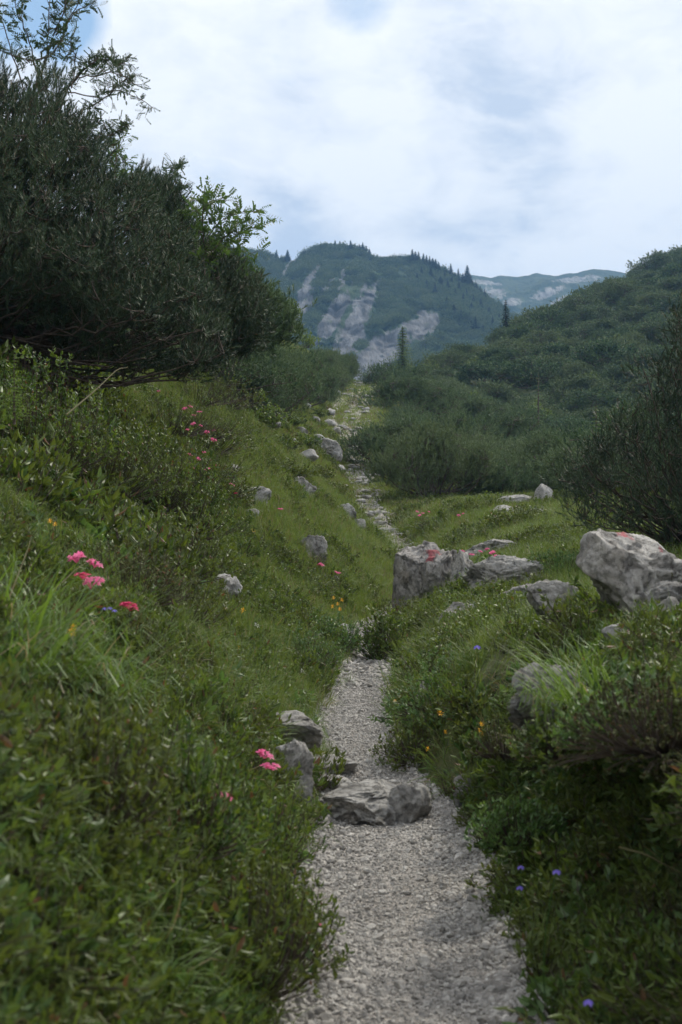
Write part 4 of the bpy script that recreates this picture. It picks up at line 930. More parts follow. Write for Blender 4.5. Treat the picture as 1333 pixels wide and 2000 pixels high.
# ------------------------------------------------------------------ conifers
def conifer(H, R, tiers, per, rs, feather=False, fat=1.0):
    """trunk and drooping tiers of ragged boughs"""
    A = Acc(); A.add(*tubes(np.array([[[0, 0, 0], [0, 0, H*.5], [0, 0, H]]]), H*.025, H*.004, 5)); W = A
    L = Acc()
    for k in range(tiers):
        f = k/(tiers-1); z = H*(.10+.88*f); r = R*(1-f)**.8*rs.uniform(.75, 1.1)+R*.05
        for j in range(per):
            a = rs.uniform(0, 6.283); rr = r*rs.uniform(.6, 1.1); d = np.array([math.cos(a), math.sin(a), 0]); s = np.array([-d[1], d[0], 0]); dr = rr*(.1 if feather else .30)
            m = 7; t = rs.rand(m)
            for q in range(m):
                b = d*rr*t[q]+np.array([0, 0, z-dr*t[q]**1.5]); w = H*.03*fat*(1.2-t[q]*.6)*(1.1-.75*f)*(1.0 if not feather else .8); o = d*w*rs.uniform(.5, 1.5)+s*w*rs.normal()*1.2+np.array([0, 0, w*rs.normal()*.6-.2*w])
                c = np.cross(o, [0, 0, 1])+rs.normal(size=3)*w*.3; c = c/np.linalg.norm(c)*w*.35
                L.add(np.array([b-c, b+c, b+o]), np.array([[0, 1, 2]]))
    return W, L
def conifer_thing(label, loc, H, R, tiers, per, seed, mat, name='spruce_tree', cat='spruce', feather=False, group=None, fat=1.0):
    rs = np.random.RandomState(seed); W, L = conifer(H, R, tiers, per, rs, feather, fat); o = thing(name, label, cat, loc, group)
    obj('trunk', W.mesh('trunk', True), M_bark, o); obj('crown', L.mesh('crown'), mat, o, kind='stuff'); return o
M_spruce = leafmat('spruce_needle', (.018, .038, .022), (.032, .055, .028), None, .7, .05, .2)
M_larch = leafmat('larch_needle', (.09, .14, .06), (.15, .20, .085), None, .7, .3, .2)
M_larchb = leafmat('bright_larch_needle', (.10, .17, .04), (.14, .22, .05), None, .6, .35, .2)
ridge_tr = [(540, 507, 14), (562, 510, 17), (655, 484, 10), (664, 484, 11), (686, 490, 15), (701, 492, 13), (708, 494, 16), (715, 497, 12), (722, 500, 12), (806, 512, 18), (811, 514, 20), (818, 516, 18), (828, 520, 17), (834, 522, 20), (840, 524, 18), (846, 527, 20), (852, 530, 18), (858, 534, 16), (868, 538, 14), (882, 545, 22), (890, 550, 16), (895, 548, 18), (912, 556, 26), (918, 560, 20), (905, 556, 16), (930, 572, 18), (938, 580, 16), (948, 588, 16), (825, 540, 16), (842, 548, 18), (860, 560, 18), (876, 572, 18), (850, 575, 16), (890, 585, 18), (905, 598, 18), (872, 598, 16), (920, 612, 16), (940, 610, 18), (955, 622, 18), (835, 565, 14), (815, 550, 14), (930, 640, 16), (962, 640, 16), (900, 625, 16), (975, 632, 14), (868, 548, 15), (884, 562, 16), (898, 575, 17), (912, 585, 16), (926, 598, 17), (888, 612, 16), (945, 655, 16)]
mp, mq = px_of(MS)
front = MS[:, :200]; fp, fq = px_of(front); base_con = None
for k, (px, py, h) in enumerate(ridge_tr):
    d = (fp-px)**2+(fq-py)**2*1.0; i = np.unravel_index(d.argmin(), d.shape); p = front[i]; Hh = h/F*p[1]*1.35
    lb = 'small dark spruce on the wooded crest of the hazy mountain' if px > 780 else 'tiny spruce on the bare left crest of the hazy mountain'
    gp = 'spruces on the wooded crest of the mountain' if px > 780 else 'scattered spruces on the left crest of the mountain'
    wd = .8+.5*((k*13) % 7)/7
    if base_con is None: base_con = conifer_thing(lb, p, 6, 1.9, 15, 16, 1, M_spruce, group=gp, fat=3.2); base_con.scale = (Hh/6,)*3
    else: dup(base_con, p, k*1.1, (Hh/6*wd, Hh/6*wd, Hh/6*(.85+.3*((k*7) % 5)/5)), lb, gp)
def at_hill(px, py):
    fp, fq = px_of(HS); d = (fp-px)**2+(fq-py)**2; i = np.unravel_index(d.argmin(), d.shape); return HS[i]
p = at_hill(988, 672); conifer_thing('dark pointed spruce standing alone on the edge of the right hill', p-[0, 0, .3], max(4.5, (1000-580)/F*p[1]-p[2]), 1.5, 22, 14, 5, M_spruce, fat=1.5)
p = P(787, 722, 118); p[2] = 8.0; conifer_thing('pale feathery larch standing by itself in front of the rock face', p, 7.4, 2.5, 30, 34, 6, M_larch, 'larch_tree', 'larch', True, fat=1.25)
x = (1165-666.5)/F*49; conifer_thing('bright green young larch sticking out of the pine thicket', (x, 49, .7), 3.0, .62, 22, 14, 7, M_larchb, 'larch_tree', 'larch', True)
x = (1052-666.5)/F*84; conifer_thing('thin pale larch sapling in the back of the thicket', (x, 84, 4.2), 4.0, .8, 18, 8, 8, M_larch, 'larch_tree', 'larch', True)
p = on_ground(28, 800, .05, 5.5); p = P(28, 810, 7.2); conifer_thing('bright green larch seedling at the left edge above the pink flowers', (p[0], p[1], p[2]-.05), .36, .14, 22, 16, 9, M_larchb, 'larch_seedling', 'young larch', True)

# ------------------------------------------------------------------ broadleaf shrubs on skylines and slopes
def broad_template(R, H, n, nleaf, L, w, mat, seed, name, label, cat):
    rs = np.random.RandomState(seed); w_, l_, _ = leafy_bush(R, H, n, nleaf, L, w, rs, leaf=LEAF4); o = thing(name, label, cat, (0, 0, -900))
    obj('branches', new_mesh('branches', *w_), M_bark, o, kind='stuff'); obj('leaves', leafmesh(l_), mat, o, kind='stuff'); return o
wil = broad_template(1.0, 1.3, 130, 10, .09, .06, M_decid, 91, 'willow_shrub', '', 'willow shrub')
for k, (px, py, Y, s, lb) in enumerate([(600, 650, 74, .8, 'bright yellow green willow shrub on the left skyline'), (505, 585, 34, .8, 'light green willow shrub at the edge of the dark overhanging pine'), (565, 590, 60, .7, 'grey green willow shrub rising from the left skyline'),
                                        (588, 742, 62, .35, 'small dark green shrub alone on the bright left slope'), (870, 750, 102, .9, 'pale willow shrub between the thicket and the larch'), (1050, 790, 92, 1.1, 'tall pale willow shrub at the foot of the right hill'), (925, 770, 98, .9, 'pale willow shrub left of the tall one')]):
    x = (px-666.5)/F*Y; z = float(ground_z(x, Y)); place(wil, (x, Y, max(z, (1000-py)/F*Y-1.0*s) if k in (0, 2, 4, 5, 6) else z), k*1.3, s, lb)
def hill_willows():
    rs = np.random.RandomState(18); fp, fq = px_of(HS[:, :90])
    for k in range(34):
        px = rs.uniform(830, 1333); t = rs.rand()**1.0; col = np.argmin(np.abs(fp[:, 60]-px)); j = int(12+t*74); p = HS[min(col, HS.shape[0]-1), j]
        place(wil, (p[0]+rs.normal()*2, p[1], p[2]), rs.rand()*6, rs.uniform(.8, 1.5)*(.5+p[1]/320), 'pale green willow shrub among the pines of the right hill side', 'pale willow shrubs on the right hill side')
hill_willows()

# rowans: branches with feathered leaves
def compound_leaf(L, pairs, lw, rs):
    A = Acc(); s = np.linspace(.22, .95, pairs); lv, lt = LEAF4; pos = []; dirs = []
    for q in s:
        for sg in (-1, 1): pos.append([0, -.12*q*q*L, q*L]); dirs.append([sg*1.0, -.25, .55])
    pos.append([0, -.12*L, L*.98]); dirs.append([0, -.2, 1])
    R_ = rotmats(np.array(dirs, float), np.zeros(len(dirs))); ll = L*.30*np.ones(len(pos)); V, T = lv*np.array([.55, .6, 1]), lt
    A.add(*inst(V, T, np.array(pos), R_, ll)); A.add(*tubes(np.array([[[0, 0, 0], [0, -.03*L, L*.5], [0, -.12*L, L]]]), .0025, .001, 3)); return A.arr()
def rowan(label, branches, Y, leafL, mat, seed, per=1.6, rad=.02, start=.3, root=None, name='rowan_tree', cat='rowan'):
    """branches: polylines as seen from the path, given real depth"""
    rs = np.random.RandomState(seed); A = Acc(); lp = []; ld = []; base = P(*branches[0][0], Y) if root is None else np.array(root)
    lv = [compound_leaf(1.0, 5, .3, rs) for _ in range(2)]
    for b in branches:
        y = Y+rs.uniform(-.5, .5); pts = np.array([P(px, py, y+(.35*i/len(b))*rs.choice([-1, 1])) for i, (px, py) in enumerate(b)])-base
        s = np.linspace(0, len(pts)-1, 14); q = np.stack([np.interp(s, range(len(pts)), pts[:, k]) for k in range(3)], 1); q[1:-1] = (q[:-2]+2*q[1:-1]+q[2:])/4; q += rs.normal(size=q.shape)*.008
        A.add(*tubes(q[None], rad*(.5+.5*(b is branches[0])), .004, 5))
        Lb = np.linalg.norm(np.diff(q, axis=0), axis=1).sum(); n = max(3, int(Lb*per/leafL*1.1))
        for _ in range(n):
            t = rs.uniform(start, 1)*13; i = int(min(t, 12)); c = q[i]+(q[i+1]-q[i])*(t-i); dr = rs.normal(size=3)*np.array([1, 1, .6])+np.array([0, 0, .35]); dr /= np.linalg.norm(dr)
            tl = rs.uniform(.05, .22); e2 = c+dr*tl; A.add(*tubes(np.array([[c, (c+e2)/2+[0, 0, -.01], e2]]), .004, .002, 3))
            for _ in range(3): lp.append(e2-dr*rs.uniform(0, tl)); ld.append(dr+rs.normal(size=3)*.7+np.array([0, 0, -.15]))
    lp = np.array(lp); ld = np.array(ld); V, T = inst(lv[0][0], lv[0][1], lp, rotmats(ld, rs.uniform(0, 6.28, len(lp))), leafL*rs.uniform(.6, 1.15, len(lp)))
    o = thing(name, label, cat, base); obj('branches', A.mesh('branches', True), M_bark, o, kind='stuff'); obj('leaves', new_mesh('leaves', V, T), mat, o, kind='stuff'); return o
rowan('slender rowan with thin stems rising above the dark pine at the top left', [[(20, 480), (50, 250), (75, 150), (110, 60), (135, -10), (150, -60)], [(70, 165), (95, 110), (95, 30), (100, -40)], [(62, 220), (30, 120), (5, 40), (-20, 0)], [(75, 150), (60, 90), (40, 30), (20, -20)], [(85, 120), (115, 90), (145, 20), (170, -20)],
      [(110, 70), (150, 20), (185, 5)], [(95, 110), (60, 120), (30, 110), (0, 100)]], 17.2, .13, M_rowand, 3, per=1.5, rad=.022, root=P(20, 600, 17.2)+[0, 0, 0])
rowan('dark leaved rowan bough arching right against the clouds', [[(70, 420), (120, 190), (150, 150), (185, 118), (215, 115), (245, 125)], [(130, 180), (180, 190), (215, 175), (250, 180), (300, 210)], [(110, 260), (160, 215), (200, 200), (235, 160), (255, 150)], [(100, 330), (150, 240), (205, 230), (215, 280)], [(140, 170), (150, 110), (135, 80)], [(150, 150), (180, 150), (225, 140), (265, 165)], [(120, 300), (190, 270), (230, 260), (245, 235)]], 17.0, .10, M_rowand, 4, per=2.4, rad=.018, root=P(60, 560, 17))
rowan('sunlit rowan sapling with feathered leaves against the sky', [[(400, 560), (400, 480), (395, 420), (400, 365)], [(400, 480), (420, 440), (450, 420), (500, 412)], [(405, 500), (440, 460), (470, 455), (495, 440)], [(398, 420), (415, 395), (440, 385)], [(402, 500), (430, 490), (470, 485), (490, 495)], [(396, 430), (385, 410), (385, 400)]], 16.5, .17, M_rowan, 5, per=3.0, rad=.012, start=.2)
rowan('thin grey green rowan twig behind the pine shoots', [[(325, 420), (335, 370), (345, 335), (352, 322)], [(330, 400), (345, 375), (360, 360)], [(333, 380), (325, 355), (335, 340)]], 24, .14, M_rowand, 6, per=4, rad=.01, start=.2)
rowan('young leafy tree with bright small leaves beside the pine crown', [[(215, 420), (220, 350), (232, 290), (240, 240)], [(218, 360), (235, 320), (245, 310)], [(220, 330), (210, 290), (215, 262)], [(222, 380), (240, 350), (248, 335)]], 19, .11, M_rowan, 7, per=3.2, rad=.012, start=.1)

# ------------------------------------------------------------------ flowers
def flower_cluster(nf, R, rs, pl=.014):
    """ball of small open five-petalled trumpets"""
    A = Acc(); d = spread_dirs(nf, rs, .5, -.2); lv, lt = LEAF4
    for k in range(nf):
        M = rotmats(d[k:k+1], np.zeros(1))[0]; an = np.arange(5)*1.2566+rs.rand(); pd = np.stack([np.cos(an)*.8, np.sin(an)*.8, .65+0*an], 1)@M.T
        A.add(*inst(lv*np.array([.75, .8, 1]), lt, np.repeat((d[k]*R*.6)[None], 5, 0), rotmats(pd, rs.rand(5)), np.full(5, pl*rs.uniform(.8, 1.15))))
        A.add(*tubes(np.array([[[0, 0, -R*.3], d[k]*R*.35, d[k]*R*.65]]), .001, .002, 3))
    return A
mesh_pink = [flower_cluster(9, .026, np.random.RandomState(k)).mesh('flower') for k in (1, 2, 3)]
for m in mesh_pink: m.materials.append(M_pink)
mesh_red = flower_cluster(8, .026, np.random.RandomState(4)).mesh('flower'); mesh_red.materials.append(M_red)
roseT = []
for k in range(3):
    r_ = np.random.RandomState(140+k); w_, l_, _ = leafy_bush(.34, .34, 120, 11, .028, .011, r_); wm = new_mesh('branches', *w_); wm.materials.append(M_twig); lm = leafmesh(l_); lm.materials.append(M_rose); roseT.append((wm, lm))
def rose_bush(label, pts, h, y0, size, k, red=(), group=None):
    """alpenrose with its flower clusters at the given points"""
    ws = []
    for (px, py) in pts:
        g = on_ground(px, py, h, y0); ws.append(P(px, py, g[1]))
    c = np.mean(ws, 0); gz = float(ground_z(c[0], c[1])); o = thing('alpenrose_bush', label, 'alpenrose', (c[0], c[1]+size*.3, gz-.03), group)
    root = np.array([c[0], c[1]+size*.3, gz-.03]); wm, lm = roseT[k % 3]; hh = max(.12, np.mean([w[2] for w in ws])-gz)
    s = (size/.34, size/.34, hh/.34*1.0)
    for nm, me in (('branches', wm), ('leaves', lm)): b = obj(nm, me, None, o, kind='stuff'); b.scale = s; b.rotation_euler = (0, 0, k)
    for i, w in enumerate(ws):
        f = obj('flower', mesh_red if i in red else mesh_pink[i % 3], None, o, loc=w-root); sc = 1.7+.35*math.sin(i*2.3)+np.clip((w[1]-8)*.03, 0, .3)-(.25 if w[1] > 7.5 else 0); f.scale = (sc,)*3; f.scale = tuple(c*v for c, v in zip((sc, sc, sc), (1, 1, .75+.3*math.sin(i*5)))); f.rotation_euler = (.3*math.sin(i*3.1), .3*math.cos(i*1.7), i*1.3)
rose_bush('alpenrose bush with two pink flower heads beside the pale rock', [(517, 1478), (528, 1500), (437, 1560)], .34, 3.9, .34, 0)
rose_bush('alpenrose with deep pink flowers close together in the left foreground', [(185, 1105), (160, 1128), (192, 1135), (150, 1095), (178, 1145)], .30, 4.2, .30, 1, red=(1,))
rose_bush('alpenrose with a pair of pink flowers above the deep pink ones', [(203, 1022), (214, 1034)], .28, 4.5, .28, 2)
rose_bush('alpenrose with one dark red flower head in the left foreground', [(255, 1190), (248, 1185)], .26, 4.5, .26, 0, red=(0, 1))
rose_bush('alpenrose with a row of pink flowers beside the larch seedling', [(75, 822), (92, 812), (100, 818), (108, 808), (122, 805), (86, 806)], .30, 5.5, .34, 1)
rose_bush('alpenrose with small scattered pink flowers under the row of pink ones', [(147, 868), (163, 882), (120, 874), (100, 870)], .28, 6.5, .34, 2)
rose_bush('alpenrose with a single bright pink flower in front of the dark pine shade', [(224, 865), (219, 880)], .28, 6.5, .30, 0)
rose_bush('alpenrose in the shade of the pine with faint pink flowers', [(65, 762), (55, 745), (155, 748), (125, 765), (212, 752), (310, 765)], .3, 9, .6, 1)
rose_bush('alpenrose with pink flowers spread up its side below the pine tips', [(372, 795), (380, 812), (392, 832), (378, 830), (404, 846), (418, 842), (390, 805), (368, 840), (415, 860), (362, 800)], .5, 9, .95, 2)
rose_bush('alpenrose with pink flowers lower on the left slope', [(372, 890), (384, 895), (376, 915), (406, 920), (418, 862), (424, 910), (365, 905), (398, 885), (388, 900)], .5, 9, .95, 0)
rose_bush('alpenrose with two orange pink flowers at the edge of the smooth grass', [(453, 948), (460, 965), (440, 938)], .3, 10, .42, 1, red=(1,))
rose_bush('low alpenrose with red flowers beside the rough grey rock', [(625, 1105), (548, 995), (655, 1118)], .2, 11, .35, 2, red=(0,))
rose_bush('alpenrose with a magenta flower near the path bend', [(628, 1104), (660, 1120)], .25, 11, .38, 0)
rose_bush('yellow green alpenrose mound with pink flowers behind the painted boulder', [(815, 1000), (826, 1003), (838, 1000), (820, 1008), (896, 1008), (905, 1004)], .35, 17, .75, 1)
rose_bush('leafy alpenrose with pink flowers between the painted boulder and the low rock', [(905, 1078), (922, 1084), (938, 1078), (962, 1082), (970, 1090), (952, 1074)], .30, 14.8, .55, 2)

def stem_flower(label, pts, h, mat, cat, name, size, y0=3.5, petals=8, bell=False, group=None):
    """thin stems from the ground, each with one flower head"""
    ws = [P(px, py, on_ground(px, py, h, y0)[1]) for px, py in pts]; c = np.mean(ws, 0); root = np.array([c[0], c[1], float(ground_z(c[0], c[1]))])
    o = thing(name, label, cat, root, group); rs = np.random.RandomState(int(pts[0][0]))
    for w in ws:
        g = np.array([w[0]+rs.normal()*.02, w[1]+rs.normal()*.02, 0]); g[2] = float(ground_z(g[0], g[1]))-.02; a = (g-root)[None]; b = (w-root)[None]; m = (a+b)/2+rs.normal(size=(1, 3))*.02
        obj('stem', new_mesh('stem', *tubes(bez(a, m, b, 6), .0022, .0014, 4)), M_herb, o)
        an = np.arange(petals)*6.283/petals; d = np.stack([np.cos(an), np.sin(an), (-.9 if bell else .25)+0*an], 1); tilt = rotmats(np.array([[rs.normal()*.4, -.8, .7]]), np.zeros(1))[0] if not bell else np.eye(3)
        V, T = inst(LEAF4[0]*np.array([.75 if bell else .4, .5, 1]), LEAF4[1], np.zeros((petals, 3)), rotmats(d@tilt.T, np.zeros(petals)), np.full(petals, size))
        obj('flower_head', new_mesh('flower_head', V, T), mat, o, loc=w-root)
yl = 'yellow flower'
stem_flower('cluster of orange yellow flowers left of the path bend', [(652, 1168), (660, 1180), (650, 1185), (668, 1172), (664, 1190)], .3, M_yellow, yl, 'arnica', .032, 11)
stem_flower('single yellow flower below the lone pale stone', [(475, 1193)], .16, M_yellow, yl, 'arnica', .035, 8)
stem_flower('yellow flower hanging over the path from the leafy right bank', [(860, 1393)], .2, M_yellow, yl, 'arnica', .026, 7)
stem_flower('tall yellow flower spike in front of the dark bank', [(940, 1415), (938, 1426), (942, 1436)], .35, M_yellow, yl, 'arnica', .018, 6)
stem_flower('two small yellow flowers low in the dark leafy bank', [(836, 1463), (870, 1430)], .15, M_yellow, yl, 'arnica', .018, 6.5)
stem_flower('small yellow flower at the left edge of the leafy bank', [(772, 1370), (806, 1348)], .14, M_yellow, yl, 'arnica', .02, 7.5)
stem_flower('yellow flower in the long grass at the left edge', [(143, 1226), (140, 1236)], .3, M_yellow, yl, 'arnica', .02, 4.0)
stem_flower('pair of yellow flowers beside the foreground alpenrose', [(108, 1024), (98, 1018)], .3, M_yellow, yl, 'arnica', .018, 4.2)
stem_flower('tiny yellow flower on the slope above the rough rock', [(495, 1037)], .2, M_yellow, yl, 'arnica', .04, 9)
stem_flower('small yellow flowers behind the long weathered rock', [(955, 1102), (962, 1106), (918, 1100)], .22, M_yellow, yl, 'arnica', .035, 14.5)
stem_flower('small yellow flower by the grass at the path edge', [(465, 1265)], .16, M_yellow, yl, 'arnica', .02, 7)
stem_flower('pale blue bellflower nodding above the right bank', [(933, 1260)], .28, M_blue, 'bellflower', 'bellflower', .036, 6.5, 5, True)
stem_flower('lilac flowers beside the dark red alpenrose', [(215, 1185), (224, 1190), (205, 1186)], .26, M_blue, 'bellflower', 'bellflower', .02, 4.3, 5, True)
stem_flower('violet flower by the orange yellow cluster', [(653, 1218)], .14, M_blue, 'bellflower', 'bellflower', .03, 9, 5, True)
stem_flower('dark violet flowers in the shaded bank', [(1018, 1690), (1016, 1730), (1088, 1698)], .2, M_blue, 'bellflower', 'bellflower', .022, 4.2, 5, True)
stem_flower('violet flower at the foot of the shaded bank', [(1150, 1952)], .2, M_blue, 'bellflower', 'bellflower', .022, 3.6, 5, True)
stem_flower('purple thistle head on a long thin stem', [(200, 797)], .5, M_pink, 'thistle', 'thistle', .022, 5.0, 12)
for k, (px, py, y0) in enumerate([(430, 870, 8), (245, 1000, 6), (640, 1045, 12), (590, 1310, 8), (500, 1220, 9), (340, 1140, 7), (700, 1020, 16), (560, 1230, 9)]):
    stem_flower('tiny white flower in the grass of the left slope', [(px, py), (px+4, py+3)], .12, M_white, 'white flower', 'white_flower', .018*(1+y0/30), y0, 6, group='tiny white flowers in the grass')

# ------------------------------------------------------------------ turf and undergrowth
clear = np.ones(len(gx))
for (cx, cy_, cr) in CLEAR: clear = np.where((gx-cx)**2+(gY-cy_)**2 < (cr*.8)**2, .05, clear)
in_view = in_view*clear
L_ = g_side < 0; R__ = ~L_
nearw = 1/np.maximum(gY, 3)**1.2
edge = np.where(g_out > 0, np.clip(g_out/.12, .15, 1), np.where(gY > 28, .5, 0))
gnz = GD[3][:, 2]
put('grass', c_grass, 32000, (gY < 34)*nearw*edge*np.where((gY < 8.5), np.where(R__, .12, .35), 1)*np.clip(gnz*2, .1, 1)*(1+1.2*pnoise(.9)), grow=.02, seed=1, s=(.7, 1.25))
put('long_grass', c_long, 3600, (gY < 26)*nearw*np.clip(g_out/.25, 0, 1)*np.clip(.30+1.6*pnoise(.6, 5), .03, 1), k=.7, seed=2, s=(.6, 1.0), jit=.25)
put('slope_grass', c_slope, 90000, (gY > 13)*(gY < 112)*np.where(L_, 1, .6)/gY**1.35*np.clip((gY-13)/8, 0, 1)*(g_out < 14)*edge, grow=.016, seed=3, s=(.8, 1.3))
shr = np.clip(.45+1.5*pnoise(.5, 9), .0, 1)
nearbank = np.clip((8.5-gY)/2, 0, 1)
put('undergrowth', c_sprig, 7600, (gY < 15)*np.where(R__, np.clip((gY-4.4)/1.2, .25, 1), 1)*nearw*np.where(R__ & (gY < 6.2), np.clip(gnz*3-.6, np.where(gY > 5.2, .5, .12), 1.3), np.clip(gnz*2.2-.1, .45, 1))*np.where(R__, 1.6, 1)*np.clip(g_out/.15, 0, 1)*np.maximum(shr*.7, nearbank), k=.9, seed=4, s=(.5, 1.15), jit=.4)
put('low_undergrowth', c_low, 9000, (gY > 10)*(gY < 60)*nearw*np.clip(g_out/.4, 0, 1)*np.clip(.12+2.4*pnoise(.45, 21), 0, 1)*(g_out < 9), k=.8, seed=5, s=(.8, 1.5), jit=.3, grow=.01)
put('shade_undergrowth', c_sprig, 2600, L_*(gY > 9.5)*(gY < 20)*(gx/gY < -.115)*np.clip((-.105-gx/gY)*20, 0, 1)*(g_out < 9), k=.6, seed=7, s=(1.2, 2.6), jit=.25)
put('heather', c_heath, 2600, (gY < 12)*nearw*np.clip(gnz*2, .05, 1)*np.clip(g_out/.2, 0, 1)*np.where(R__, np.where(gY < 4.7, 1.6, np.clip((gx/gY-.19)*9, .04, 1)), .12)*np.clip(.5+1.5*pnoise(.8, 31), .05, 1), k=.9, seed=6, s=(.45, .95), jit=.4)

# ------------------------------------------------------------------ foreground plants
def tussock(label, px, py, Y, n, h, width, bend, seed, lean=(0, 0, 0), mat=None, spread=.09):
    p = on_ground(px, py, 0, 3.2) if Y is None else np.array([(px-666.5)/F*Y, Y, float(ground_z((px-666.5)/F*Y, Y))])
    V, T, _ = blade_tuft(n, h, spread, width, bend, np.random.RandomState(seed), 6); V = V.copy(); zz = V[:, 2:3]/h; V += np.array(lean)*zz**1.5
    t = thing('grass_tussock', label, 'grass tussock', p-[0, 0, .02]); obj('blades', new_mesh('blades', V, T), mat or M_tuss, t, kind='stuff')
tussock('long arching grass tussock filling the left edge', 60, 1330, 4.7, 380, .66, .009, 1.6, 1, (.34, -.08, 0), spread=.18)
tussock('arching grass tussock hanging right over the flowers at the left edge', 20, 1220, 5.0, 340, .64, .0085, 1.6, 2, (.34, -.06, 0), spread=.18)
tussock('long green grass tussock between the yellow and the deep pink flowers', 170, 1270, 5.3, 260, .50, .007, 1.6, 21, (.30, -.05, 0), spread=.18)
tussock('drooping grass tussock at the left edge under the arching ones', -10, 1480, 4.4, 260, .50, .007, 1.6, 22, (.30, -.05, 0), spread=.16)
tussock('grass tussock low in the left foreground', 90, 1560, 4.6, 130, .42, .006, 1.4, 3, (.1, -.05, 0))
tussock('long leaning grass tussock on top of the right bank', 1160, 1270, 5.5, 520, .50, .0065, 1.5, 4, (-.28, -.08, 0), spread=.20)
tussock('grass tussock in front of the pale painted boulder', 1190, 1240, 6.3, 120, .34, .005, 1.3, 5, (-.08, 0, .0), spread=.12)
tussock('pale grass clump at the foot of the painted boulder', 790, 1285, None, 190, .34, .006, 1.3, 6, (-.06, 0, 0), spread=.14)
tussock('grass tussock between the painted boulder and the path bend', 745, 1215, None, 160, .34, .006, 1.3, 7, (-.05, 0, 0), spread=.16)
tussock('tall grass tuft beside the lone pale stone', 520, 1230, None, 150, .30, .005, 1.3, 8, (.05, 0, 0), spread=.16)
tussock('grass tuft spilling over the rock left of the path bend', 610, 1225, None, 190, .34, .0055, 1.4, 9, (.06, 0, 0), spread=.18)
tussock('dry brown grass fringe at the left path edge', 590, 1375, None, 220, .22, .005, 1.4, 10, (.05, 0, 0), M_grassdry, spread=.22)
tussock('green brown grass fringe under the rock by the path', 640, 1330, None, 220, .22, .005, 1.3, 11, (.04, 0, 0), spread=.22)
tussock('thin dry grass drooping from the turf overhang', 1080, 1330, 5.4, 130, .34, .005, 2.4, 12, (-.2, -.1, -.1), M_grassdry, spread=.1)
tussock('tall grass stalks between the two painted boulders', 1100, 1190, 7.0, 60, .42, .005, .9, 13, (-.08, 0, 0), spread=.08)
tussock('small grass tuft growing in the gap before the stone step', 632, 1545, None, 60, .11, .004, 1.2, 14, spread=.05)
tussock('small grass tuft at the right end of the stone step', 838, 1560, None, 60, .15, .004, 1.1, 15, spread=.05)
tussock('grass tuft on the right path edge below the leafy bank', 800, 1330, None, 90, .24, .005, 1.2, 16, (-.05, 0, 0), spread=.1)

def bush_thing(label, px, py, Y, R, H, n, nleaf, L, w, mat, seed, name, cat, leaf=None, whorl=.9, lo=0.):
    p = on_ground(px, py, 0, 3.2) if Y is None else np.array([(px-666.5)/F*Y, Y, float(ground_z((px-666.5)/F*Y, Y))])
    rs = np.random.RandomState(seed); w_, l_, _ = leafy_bush(R, H, n, nleaf, L, w, rs, leaf=leaf, whorl=whorl, lo=lo); t = thing(name, label, cat, p-[0, 0, .03])
    obj('branches', new_mesh('branches', *w_), M_twig, t, kind='stuff'); obj('leaves', leafmesh(l_), mat, t, kind='stuff')
hb = 'heather bush'; lb_ = 'leafy shrub'
bush_thing('brownish wiry heather bush overhanging the shaded bank at the right edge', 1300, 1650, 4.5, .36, .26, 420, 26, .010, .004, M_heath, 1, 'heather_bush', hb, LEAF4, lo=-.5)
bush_thing('wiry heather bush under the grey green leaves on the right bank', 1260, 1420, 5.0, .30, .20, 300, 24, .010, .004, M_heath, 2, 'heather_bush', hb, LEAF4, lo=-.4)
bush_thing('low green heather clump left of the leaning grass on the bank', 985, 1260, 6.8, .22, .22, 160, 22, .010, .004, M_rose, 3, 'heather_bush', hb, LEAF4, lo=-.2)
bush_thing('low shrub with broad grey green leaves on top of the right bank', 1290, 1330, 5.2, .28, .22, 90, 9, .05, .024, M_herb, 4, 'leafy_shrub', lb_, whorl=1.2)
bush_thing('leafy green shrub with pale leaves spilling over the right path edge', 860, 1400, None, .42, .30, 220, 9, .032, .014, M_herb, 5, 'leafy_shrub', lb_, lo=-.3)
bush_thing('dense green shrub bulging towards the path under the bank', 820, 1480, None, .30, .28, 160, 10, .026, .013, M_rose, 6, 'leafy_shrub', lb_, lo=-.3)
bush_thing('upper leafy shrub beside the flat stone on the right bank', 900, 1320, None, .36, .24, 160, 9, .026, .012, M_herb, 7, 'leafy_shrub', lb_, lo=-.2)
bush_thing('dark shrub growing against the left foot of the painted boulder', 752, 1190, 14.2, .34, .62, 200, 9, .05, .022, M_rose, 8, 'leafy_shrub', lb_)
bush_thing('tall leafy shrub nearest the path in the left foreground', 470, 1800, 4.3, .32, .50, 230, 10, .030, .012, M_rose, 9, 'leafy_shrub', lb_, lo=-.1)
bush_thing('bright leaved shrub in the middle of the left foreground', 330, 1600, 4.5, .34, .46, 230, 10, .034, .014, M_rose, 10, 'leafy_shrub', lb_, lo=-.1)
bush_thing('shaded shrub in the bottom left corner', 150, 1850, 3.9, .36, .42, 230, 10, .034, .014, M_rose, 11, 'leafy_shrub', lb_, lo=-.1)
bush_thing('shrub leaning over the gravel below the pink flowers', 540, 1700, 4.9, .26, .48, 150, 10, .028, .011, M_rose, 12, 'leafy_shrub', lb_, lo=-.1)
bush_thing('dark rounded shrub in the shade under the overhanging pine', 300, 840, 11, .9, .7, 420, 9, .04, .02, M_rose, 13, 'leafy_shrub', lb_)
bush_thing('dark shrub beneath the pine at the left edge', 60, 800, 11.5, .9, 1.0, 560, 9, .04, .02, M_rose, 14, 'leafy_shrub', lb_)
bush_thing('dark shrub touching the lowest pine branches left of the middle', 170, 780, 12.5, 1.0, 1.0, 600, 9, .04, .02, M_rose, 24, 'leafy_shrub', lb_)
